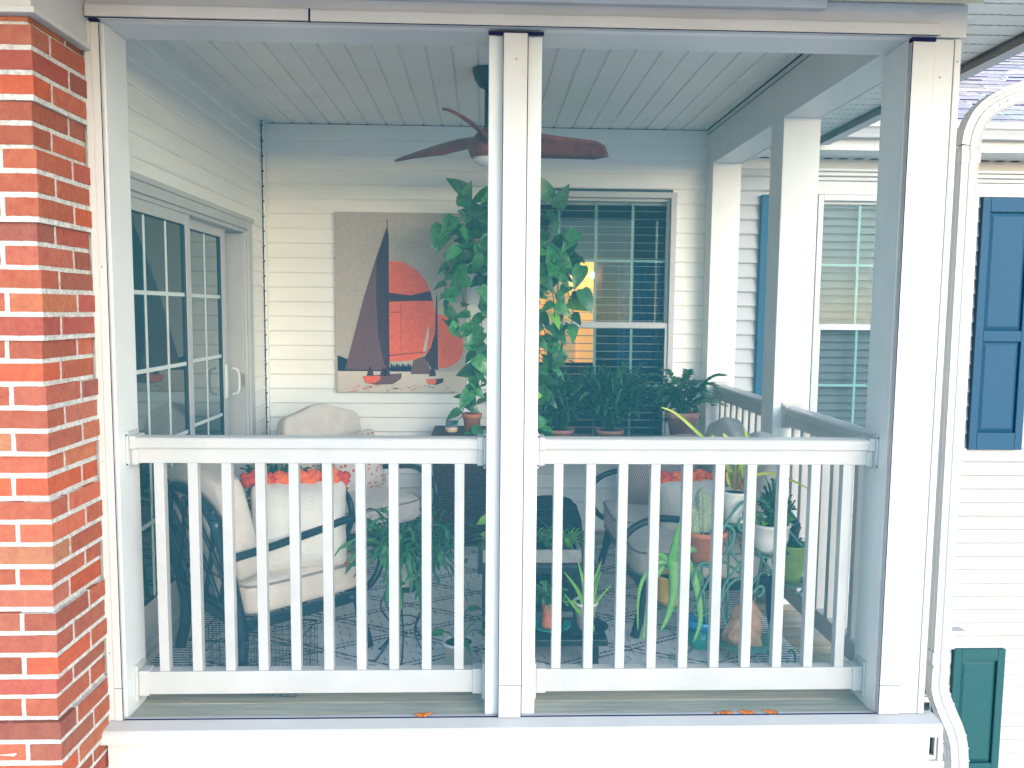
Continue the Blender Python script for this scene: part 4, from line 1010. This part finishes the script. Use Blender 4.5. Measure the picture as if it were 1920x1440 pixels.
# ---- small white pot near the centre post
c = Vector((PY(860, 1240, .37).x, .37, F2)); random.seed(61)
T = thing('potted_plant', c, 'small white pot with a few drooping leaves on the rug left of the centre post', 'plant'); pot(T, c, .058, .125, potw, .06, taper=.85)
q = MB(); qs = MB()
for az, r_, h_ in ((-2.9, .07, .07), (.5, .05, .15), (.15, .10, .11), (-.3, .09, .08), (2.6, .08, .05), (1.4, .06, .10), (-1.2, .05, .05)):
    P_ = arcpts(c+Vector((0, 0, .11)), az, r_, h_, .02, 6); qs.tube(P_, .0025, 5); q.tone = jt(.8, 1.3); d_ = Vector((math.cos(az), math.sin(az), .15)); q.leaf(P_[-1], d_, .075, .032, (0, -.4, 1), .5)
q.build('foliage', leafd, T); qs.build('stems', leafc, T)
# ---- wire basket below chair A
b0 = Vector((-.86, .30, F2)); T = thing('wire_basket', b0, 'low black wire basket on the rug beneath the near left armchair', 'basket'); q = MB(); wx, wy, h_ = .40, .24, .20
Mb = Matrix.Translation(b0) @ Matrix.Rotation(R(-8), 4, 'Z'); q.M = Mb
for i in range(15):
    x = -wx/2+wx*i/14; q.tube([(x, -wy/2, h_), (x, -wy/2, .005), (x, wy/2, .005), (x, wy/2, h_)], .0014, 4)
for i in range(9):
    y_ = -wy/2+wy*i/8; q.tube([(-wx/2, y_, h_), (-wx/2, y_, .005), (wx/2, y_, .005), (wx/2, y_, h_)], .0014, 4)
for i in range(7):
    z = .005+(h_-.005)*i/6; q.tube([(-wx/2, -wy/2, z), (wx/2, -wy/2, z), (wx/2, wy/2, z), (-wx/2, wy/2, z), (-wx/2, -wy/2, z)], .0035 if i == 6 else .0014, 4)
q.build('wire_grid', blackm, T)
# ---- dark table with stone trough, right of centre post
tl = PZ(1120, 1045, .275); 
T = thing('side_table', (.28, .86, F2), 'low black side table carrying the grey stone trough', 'side table')
boxo('table_top', blackm, T, (-.02, .50, .70, 1.08, .235, .27), .004)
for x in (.02, .42):
    for y_ in (.735, 1.05): boxo('leg', blackm, T, (x-.019, x+.019, y_-.019, y_+.019, F2, .234), .003)
boxo('shelf', blackm, T, (.0, .44, .72, 1.06, .06, .075), .002)
T = thing('stone_trough', (.2, .85, .271), 'long grey stone trough planter full of spider plants on the black side table', 'planter'); 
m = MB(); x0, x1, y0, y1, z0, z1 = .0, .435, .74, 1.00, .271, .330
m.box(x0, x1, y0, y0+.018, z0, z1); m.box(x0, x1, y1-.018, y1, z0, z1); m.box(x0, x0+.018, y0+.018, y1-.018, z0, z1); m.box(x1-.018, x1, y0+.018, y1-.018, z0, z1); m.box(x0+.018, x1-.018, y0+.018, y1-.018, z0, z0+.05)
m.build('trough', concr, T, .005); random.seed(71)
boxo('soil', soil, T, (x0+.018, x1-.018, y0+.018, y1-.018, z0+.05, z1-.012), 0)
for i, x in enumerate((.05, .11, .17, .23, .29, .34, .38)): straps(T, Vector((x, .80+.06*(i % 2), z1-.015)), 24, .12, .09, .05, .013, leafc if i % 3 else leafb, 'spider_leaves')
q = MB(); qs = MB()
for i in range(13):
    x = rnd(.02, .2); p = Vector((x, .72+rnd(-.02, .1), z1+rnd(-.04, .20))); qs.tube(bez([(x+rnd(-.02, .02), .82, z1-.01), p+Vector((rnd(-.03, .03), .02, .05)), p], 4), .002, 5); q.tone = jt(.8, 1.2); q.leaf(p, (rnd(-1, 1), -.6, rnd(-.8, .4)), .06, .045, (0, -.8, .6), .2)
q.build('bright_leaves', leafb, T); qs.build('stems', stemm, T)
# dark urn behind trough
c = PY(1040, 1000, 1.12); T = thing('black_urn', (c.x-.02, 1.18, F2), 'large black domed container standing behind the stone trough', 'container')
MB().lathe([(0, 0), (.15, 0), (.165, .03), (.170, .28), (.155, .40), (.13, .47), (.10, .485), (0, .49)], (c.x-.02, 1.18, F2), 32).build('body', urnm, T)
MB().tube([(c.x-.02+.105*math.cos(a/16*math.pi*2), 1.18+.105*math.sin(a/16*math.pi*2), F2+.486) for a in range(17)], .008, 6, cap=False).build('rim', urnm, T)
# ---- low bench with teal saucer and white pot
T = thing('low_bench', (.34, .50, F2), 'low dark bench on the rug right of the centre post', 'bench')
BT = .075
boxo('bench_top', blackm, T, (.02, .50, .38, .62, BT-.028, BT), .004)
for x in (.05, .45):
    for y_ in (.40, .595): boxo('leg', blackm, T, (x-.015, x+.015, y_-.015, y_+.015, F2, BT-.029), .002)
c = Vector((PZ(1040, 1212, BT).x, .50, BT+.001)); 
T = thing('saucer', c, 'round teal glazed saucer on the low dark bench', 'saucer'); MB().lathe([(0, 0), (.055, 0), (.078, .012), (.082, .018), (.076, .018), (.055, .006), (0, .006)], c, 32).build('dish', teal, T)
c2 = c+Vector((-.01, 0, .0075)); random.seed(81)
T = thing('potted_plant', c2, 'little flared terracotta pot with a tufted plant on the teal saucer', 'plant')
MB().lathe([(0, 0), (.036, 0), (.030, .02), (.024, .05), (.028, .08), (.034, .10), (.028, .10), (0, .094)], c2, 20).build('pot', terra, T)
cactusplant(T, c2+Vector((0, 0, .09)), 34, .085, .085, .07, .016, leafc, steps=9)
c = Vector((PZ(1105, 1215, BT).x, .50, FZ)); wp = Vector((c.x+.005, .48, BT))
T = thing('tray', (wp.x, .48, BT+.001), 'black oval tray under the slim white pot', 'tray'); MB().lathe([(0, .001), (.075, .001), (.088, .014), (.092, .02), (.086, .02), (.072, .006), (0, .006)], wp+Vector((-.01, 0, 0)), 32, sx=1.15).build('tray_dish', blackm, T)
wp = wp+Vector((0, 0, .0075)); T = thing('potted_plant', wp, 'slim white pot with long strap leaves on the black tray', 'plant'); pot(T, wp, .048, .115, potw, .06, taper=.62)
q = MB()
def pixstrap(pts, Y, w, mb, tone=None, wf=None, curve=.2, dy=0):
    n_ = len(pts); P_ = bez([PY(u, v, Y+dy*i/(n_-1)) for i, (u, v) in enumerate(pts)], 5); mb.tone = tone or jt(.85, 1.2); mb.strap(P_, w, curve, up=(0, -1, .15), wf=wf)
for pts, w_ in (([(1100, 1160), (1085, 1110), (1056, 1070)], .022), ([(1103, 1160), (1093, 1090), (1082, 1045)], .018), ([(1098, 1160), (1075, 1135), (1058, 1112)], .016), ([(1098, 1160), (1080, 1130), (1056, 1128)], .014), ([(1110, 1160), (1118, 1130), (1150, 1092)], .016), ([(1106, 1160), (1112, 1100), (1130, 1045)], .020), ([(1108, 1160), (1113, 1200), (1118, 1235), (1125, 1262)], .022), ([(1104, 1160), (1108, 1120), (1112, 1085)], .018), ([(1110, 1165), (1118, 1100), (1128, 1068)], .012)):
    pixstrap(pts, .46, w_, q, dy=rnd(-.08, .02) if pts[-1][1] < 1200 else -.06)
q.build('foliage', leafb, T)
# ---- green scrollwork plant stand
GY = .42
random.seed(91)
T = thing('scroll_plant_stand', (1.08, GY, F2), 'green wrought metal plant stand with scrolls and round tiers', 'plant stand')
def G(pts, Y=GY, r_=.0052, nm='scroll'):
    q = MB(); q.tube(bez([PY(u, v, Y) for u, v in pts], 6), r_, 8); q.build(nm, greenm, T)
ys = [GY-.07, GY-.03, GY+.02, GY+.06]
scrolls = [
 [(1350, 1005), (1362, 980), (1377, 957), (1390, 944), (1397, 941), (1402, 946), (1400, 954), (1394, 962), (1394, 970), (1386, 976), (1384, 986), (1389, 995), (1395, 990)],
 [(1412, 944), (1418, 938), (1424, 936), (1432, 940), (1445, 955), (1460, 972), (1461, 985), (1455, 991), (1449, 986)],
 [(1420, 960), (1427, 967), (1432, 977), (1431, 986), (1424, 987), (1419, 981)],
 [(1452, 968), (1442, 976), (1436, 987), (1440, 1002), (1450, 1017), (1459, 1026), (1468, 1040)],
 [(1352, 990), (1360, 985), (1372, 990), (1377, 1000), (1374, 1015), (1366, 1029), (1352, 1055), (1335, 1082)],
 [(1345, 1000), (1352, 1008), (1362, 1020), (1385, 1055), (1402, 1080)],
 [(1348, 990), (1330, 1020), (1318, 1042), (1300, 1072), (1296, 1090)],
 [(1345, 1048), (1360, 1055), (1380, 1070), (1398, 1087), (1408, 1096)],
 [(1400, 1035), (1392, 1050), (1376, 1072), (1360, 1093), (1352, 1118)],
 [(1350, 1130), (1358, 1111), (1370, 1094), (1384, 1085), (1398, 1085), (1410, 1092)],
 [(1408, 1100), (1418, 1084), (1430, 1074), (1442, 1074), (1453, 1084), (1457, 1111), (1453, 1142), (1441, 1180), (1438, 1203), (1442, 1226), (1453, 1246), (1462, 1252)],
 [(1350, 1130), (1357, 1157), (1366, 1184), (1369, 1210), (1366, 1233), (1358, 1258), (1350, 1262)],
 [(1410, 1112), (1419, 1103), (1425, 1099), (1431, 1102), (1430, 1111), (1421, 1119)],
 [(1478, 1222), (1486, 1220), (1491, 1230), (1489, 1244), (1480, 1252), (1475, 1246), (1478, 1238)],
 [(1468, 1030), (1482, 1050), (1493, 1070), (1506, 1088), (1505, 1105), (1497, 1114), (1488, 1110)],
 [(1254, 1262), (1252, 1240), (1261, 1230), (1272, 1232), (1282, 1240), (1290, 1225), (1300, 1215)],
 [(1298, 1090), (1307, 1065), (1318, 1055), (1330, 1059), (1330, 1080), (1314, 1114), (1305, 1135)],
 [(1296, 1125), (1296, 1138), (1301, 1149), (1310, 1155), (1324, 1151), (1336, 1139)],
 [(1470, 985), (1482, 999), (1500, 1020), (1520, 1041)],
 [(1478, 1062), (1483, 1035), (1493, 1022), (1503, 1026), (1505, 1035), (1500, 1042), (1493, 1037)],
 [(1460, 1075), (1450, 1055), (1452, 1035), (1462, 1025)],
 [(1420, 1032), (1430, 1050), (1445, 1070), (1458, 1085)],
 [(1395, 1120), (1405, 1080), (1410, 1040), (1408, 1000), (1402, 975)],
 [(1386, 1078), (1390, 1060), (1392, 1040), (1388, 1020)]]
for i, s_ in enumerate(scrolls): G(s_, ys[i % 4], .0054 if i % 3 else .0062)
def tier(u, v, r_, Y, disc=True):
    c = PY(u, v, Y); q = MB(); q.tube([c+Vector((r_*math.cos(a/24*math.tau), r_*math.sin(a/24*math.tau), 0)) for a in range(25)], .0045, 6, cap=False)
    if disc:
        for k in range(-2, 3): q.bar(c+Vector((-r_*math.cos(math.asin(k/3)), r_*k/3, 0)), c+Vector((r_*math.cos(math.asin(k/3)), r_*k/3, 0)), .008, .003)
    q.build('tier_ring', greenm, T); return c
t1 = tier(1378, 979, .060, GY); t2 = tier(1321, 1052, .070, GY); t3 = tier(1442, 1036, .075, GY); t4 = tier(1483, 1092, .055, GY+.05); t5 = tier(1257, 1134, .055, GY+.04)
c = PZ(1392, 1208, F2+.05); lp = Vector((c.x, .50, F2+.06))
MB().lathe([(0, 0), (.12, 0), (.132, .004), (.132, .008), (0, .008)], lp, 28).build('lower_plate', greenm, T)
for a in (200, 320, 80): G_ = MB(); d_ = Vector((math.cos(R(a)), math.sin(R(a)), 0)); G_.tube(bez([lp+d_*.10, lp+d_*.14+Vector((0, 0, -.02)), lp+d_*.15+Vector((0, 0, -.055)), lp+d_*.17+Vector((0, 0, -.05))], 4), .005, 6); G_.build('foot', greenm, T)
for c in (t1, t2, t3): # hidden back uprights tie the tiers to the floor
    q = MB(); q.tube([c+Vector((0, .06, 0)), Vector((c.x*.7+lp.x*.3, .56, F2+.1)), Vector((c.x*.5+lp.x*.5, .56, F2+.005))], .005, 6); q.build('upright', greenm, T)
# bromeliad
b = t1+Vector((0, 0, .005)); T = thing('potted_plant', b, 'yellow green bromeliad in a ribbed white pot on the top tier of the scroll stand', 'plant')
m = MB(); pf = [(0, 0), (.042, 0)]+[(.042+.018*t+.0012*(k % 2), .115*t) for k, t in enumerate([i/14 for i in range(1, 14)])]+[(.064, .115), (.064, .124), (.058, .124), (.056, .11), (0, .11)]
m.lathe(pf, b, 32); m.build('pot', potw, T); MB().lathe([(0, .111), (.055, .111), (.03, .116), (0, .117)], b, 20).build('soil', soil, T)
q = MB(); yb = b+Vector((0, 0, .11)); u0, v0 = 1380, 912
for pts, w_ in (([(1381, 918), (1372, 890), (1350, 855), (1320, 823), (1285, 790), (1262, 772), (1238, 763)], .020), ([(1383, 918), (1384, 880), (1378, 850), (1366, 826), (1355, 812)], .034), ([(1385, 918), (1388, 880), (1396, 850), (1400, 820), (1396, 806)], .034), ([(1386, 918), (1405, 895), (1440, 887), (1462, 893), (1492, 904), (1526, 923)], .017),
                ([(1382, 918), (1370, 895), (1362, 870), (1350, 840)], .022), ([(1388, 918), (1402, 898), (1430, 860), (1465, 822)], .016), ([(1384, 918), (1378, 870), (1350, 830), (1333, 815)], .022), ([(1380, 918), (1366, 905), (1362, 885)], .018), ([(1387, 918), (1398, 905), (1403, 893)], .020), ([(1384, 918), (1390, 870), (1384, 840)], .03)):
    pixstrap(pts, GY, w_, q, jt(.8, 1.25), wf=lambda t: (1-t)**.45*min(1, .65+t*2), dy=rnd(-.05, .04), curve=.3)
q.build('foliage', brom, T)
q = MB()
for pts in ([(1381, 918), (1376, 900), (1372, 885)], [(1385, 918), (1387, 900), (1386, 880)], [(1388, 918), (1395, 903), (1398, 890)]): pixstrap(pts, GY-.02, .022, q, wf=lambda t: 1-t*.6)
q.build('brown_sheath', mat('sheath', (.22, .12, .05), .6, .3, .3, 40), T)
# columnar cacti in terracotta
b = t2+Vector((0, 0, .005)); T = thing('potted_plant', b, 'two woolly columnar cacti in an orange terracotta pot on the scroll stand', 'plant'); pot(T, b, .080, .125, terra, .10, taper=.80)
def ribbed(base, r_, h_, lean, nm):
    q = MB(); n = 26; seg = 44; v = []
    for i in range(n+1):
        t = i/n; rr = r_*(math.sin(min(1, t*6)*math.pi/2)*.25+.75)*(1-max(0, t-.72)**1.7*7.2) ; rr = max(rr, .001); c = Vector(base)+Vector((lean[0]*t*t, lean[1]*t, h_*t))
        for k in range(seg): a = math.tau*k/seg; f = 1+.09*math.cos(11*a); v.append(c+Vector((math.cos(a), math.sin(a), 0))*rr*f)
    q.add(v, [(i*seg+k, i*seg+(k+1) % seg, (i+1)*seg+(k+1) % seg, (i+1)*seg+k) for i in range(n) for k in range(seg)]+[tuple(n*seg+k for k in range(seg))], True)
    q.build(nm, cact, T)
    q = MB()
    for i in range(420):
        t = rnd(.05, .97); k = random.randint(0, 10); a = math.tau*k/11; rr = r_*1.08*(1-max(0, t-.72)**1.7*7.2); c = Vector(base)+Vector((lean[0]*t*t, lean[1]*t, h_*t)); d_ = Vector((math.cos(a), math.sin(a), 0)); p = c+d_*max(rr, .002)
        q.tube([p, p+d_*.007+Vector((rnd(-.006, .006), rnd(-.006, .006), rnd(-.006, .006)))], .0005, 3)
    q.build('spines', mat_sp, T)
mat_sp = mat('spine', (.70, .66, .50), .7, .2, 0)
bz = b.z+.112; ribbed((PY(1318, 970, GY).x, GY-.01, bz), .029, .185, (-.010, 0), 'tall_stem'); ribbed((PY(1298, 970, GY).x, GY-.03, bz), .021, .12, (-.018, 0), 'short_stem')
q = MB()
for i in range(40): a = rnd(0, 6.3); rr = rnd(0, .07); q.lathe([(0, -.004), (.004, -.002), (.005, .002), (0, .005)], (b.x+rr*math.cos(a), b.y+rr*math.sin(a), bz+.006), 6)
q.build('pebbles', concr, T)
# white bowl
b = t3+Vector((0, 0, .005)); T = thing('potted_plant', b, 'leafy plant in a wide white bowl on the right tier of the scroll stand', 'plant')
MB().lathe([(0, 0), (.045, 0), (.062, .02), (.072, .06), (.074, .105), (.080, .108), (.080, .118), (.070, .118), (.068, .10), (0, .10)], b, 32).build('bowl', potw, T); MB().lathe([(0, .101), (.067, .101), (0, .108)], b, 20).build('soil', soil, T)
random.seed(95); cactusplant(T, b+Vector((.01, 0, .10)), 40, .09, .13, .03, .022, leafc, steps=10); straps(T, b+Vector((.015, 0, .10)), 10, .07, .20, .03, .016, leafk, 'upright_leaves')
q = MB(); 
for i in range(16): a = rnd(0, 6.3); p = b+Vector((.06*math.cos(a), .06*math.sin(a), .11+rnd(0, .03))); q.tone = jt(.8, 1.3); q.leaf(p, (math.cos(a), math.sin(a)-.3, rnd(-.2, .6)), .04, .03, (0, -.5, 1), .2)
q.build('bright_leaves', leafb, T)
# dangling sprig to the right
# green pot
b = t4+Vector((0, 0, .005)); T = thing('potted_plant', b, 'dark spiky succulent in a tapering lime green pot at the right of the scroll stand', 'plant')
MB().lathe([(0, 0), (.034, 0), (.048, .04), (.060, .11), (.066, .15), (.066, .158), (.060, .158), (.058, .14), (0, .14)], b, 30).build('pot', potg, T); MB().lathe([(0, .141), (.057, .141), (0, .147)], b, 20).build('soil', soil, T)
random.seed(97)
for i in range(11): a = rnd(0, 6.3); rr = rnd(.0, .065); straps(T, b+Vector((rr*math.cos(a), rr*math.sin(a), .14+rnd(0, .02))), 12, .035, .045, .035, .009, leafk, 'rosette')
# aloe in yellow pot
b = t5+Vector((0, 0, .005)); T = thing('potted_plant', b, 'large aloe with long fleshy leaves in a banded yellow pot', 'plant')
MB().lathe([(0, 0), (.045, 0), (.050, .012), (.053, .012), (.056, .03), (.054, .032), (.060, .112), (.063, .114), (.063, .122), (.055, .122), (.053, .105), (0, .105)], b, 32).build('pot', poty, T); MB().lathe([(0, .106), (.053, .106), (0, .112)], b, 20).build('soil', soil, T)
def aleaf(pts, w_, Y, dy=0):
    q = MB(); n_ = len(pts); P_ = bez([PY(u, v, Y+dy*i/(n_-1)) for i, (u, v) in enumerate(pts)], 7); n = len(P_); v = []; q.tone = jt(.85, 1.2)
    for i, p in enumerate(P_):
        t = i/(n-1); d_ = (P_[min(i+1, n-1)]-P_[max(i-1, 0)]).normalized(); r_ = d_.cross(Vector((0, -1, .1))).normalized(); u_ = r_.cross(d_); ww = w_*1.3*(1-t)**.55*.5+.0012; tooth = 1.06 if i % 2 else .97
        for a in range(8): an = a/8*math.tau; v.append(p+r_*math.cos(an)*ww*tooth+u_*math.sin(an)*ww*.38)
    q.add(v, [(i*8+k, i*8+(k+1) % 8, (i+1)*8+(k+1) % 8, (i+1)*8+k) for i in range(n-1) for k in range(8)]+[tuple(range(8)), tuple((n-1)*8+k for k in range(8))], True); q.build('leaf', aloe, T)
AY = GY-.02
aleaf([(1258, 1062), (1262, 1040), (1269, 1005), (1276, 975)], .030, AY, -.03)
aleaf([(1262, 1048), (1264, 1085), (1262, 1120), (1252, 1155), (1238, 1185)], .036, AY, -.07)
aleaf([(1252, 1052), (1225, 1060), (1204, 1090), (1196, 1130), (1196, 1182)], .016, AY, -.03)
aleaf([(1250, 1056), (1228, 1085), (1215, 1130), (1207, 1190), (1203, 1200)], .018, AY+.02, -.05)
aleaf([(1268, 1050), (1290, 1032), (1315, 1032), (1345, 1048)], .028, AY, -.05)
aleaf([(1268, 1052), (1288, 1055), (1302, 1085), (1311, 1130), (1312, 1170), (1300, 1205)], .032, AY, -.08)
aleaf([(1268, 1056), (1300, 1062), (1312, 1080), (1314, 1102)], .018, AY+.03, .0)
aleaf([(1252, 1050), (1236, 1040), (1222, 1048), (1214, 1062)], .020, AY, -.03)
# rock
rb = lp+Vector((.0, -.02, .009)); q = MB(); n = 16; seg = 22; v = []
h_ = PY(1390, 1098, .48).z-rb.z
for i in range(n+1):
    t = i/n
    for k in range(seg):
        a = math.tau*k/seg; rr = (.066*(1-t)**.8*(.9+.1*math.cos(t*7))+.014+.018*math.sin(t*5))*(1+.35*noise.noise(Vector((math.cos(a)*1.6, math.sin(a)*1.6, t*4))))*(1 if t < .96 else .5)
        v.append(rb+Vector((rr*math.cos(a)+.012*t, rr*.75*math.sin(a), h_*t)))
q.add(v, [(i*seg+k, i*seg+(k+1) % seg, (i+1)*seg+(k+1) % seg, (i+1)*seg+k) for i in range(n) for k in range(seg)]+[tuple(n*seg+k for k in range(seg)), tuple(range(seg-1, -1, -1))], False)
tag(q.build('standing_rock', rockm, None, org=rb), 'rough upright orange brown rock on the lowest plate of the scroll stand', 'rock')
# blue glazed dish
b = PZ(1312, 1208, F2); b = Vector((b.x, .60, F2)); random.seed(99)
T = thing('planter', b, 'shiny blue and teal glazed planter on the rug left of the rock', 'planter')
MB().lathe([(0, 0), (.045, 0), (.06, .03), (.052, .07), (0, .07)], b, 26).build('base', teal, T); MB().lathe([(0, 0), (.045, .002), (.068, .03), (.075, .05), (.062, .05), (0, .03)], b+Vector((0, 0, .0705)), 26).build('bowl', blueg, T)
straps(T, b+Vector((-.02, -.02, .06)), 9, .05, .04, .06, .012, aloe, 'small_leaves')
# sprig hanging between side rail
# ---- dried leaves on the sill
random.seed(101)
for lab, pts in (('curled orange dry leaf on the sill left of the centre post', (792, 1340)), ('pale dry leaf at the left end of the row of leaves on the right sill', (1341, 1342)), ('small pointed orange dry leaf standing on the right sill', (1362, 1340)), ('larger flat orange dry leaf in the row on the right sill', (1403, 1342)), ('long thin rusty dry leaf at the right end of the row on the sill', (1450, 1344))):
    p = PY(pts[0], 1346, -.004); p = Vector((p.x, .004, -.039)); q = MB(); L = .035 if pts[0] != 1341 else .015
    for a in (rnd(-.3, .3), math.pi+rnd(-.3, .3)):
        if L < .02 and a > 2: continue
        q.leaf(p, (math.cos(a), .25, rnd(.3, .8)), L, L*.55, (0, -.5, 1), rnd(.4, .9))
    tag(q.build('dry_leaf', leafo, None, solid=.0008, org=p), lab, 'leaf', 'dry leaves on the sill')
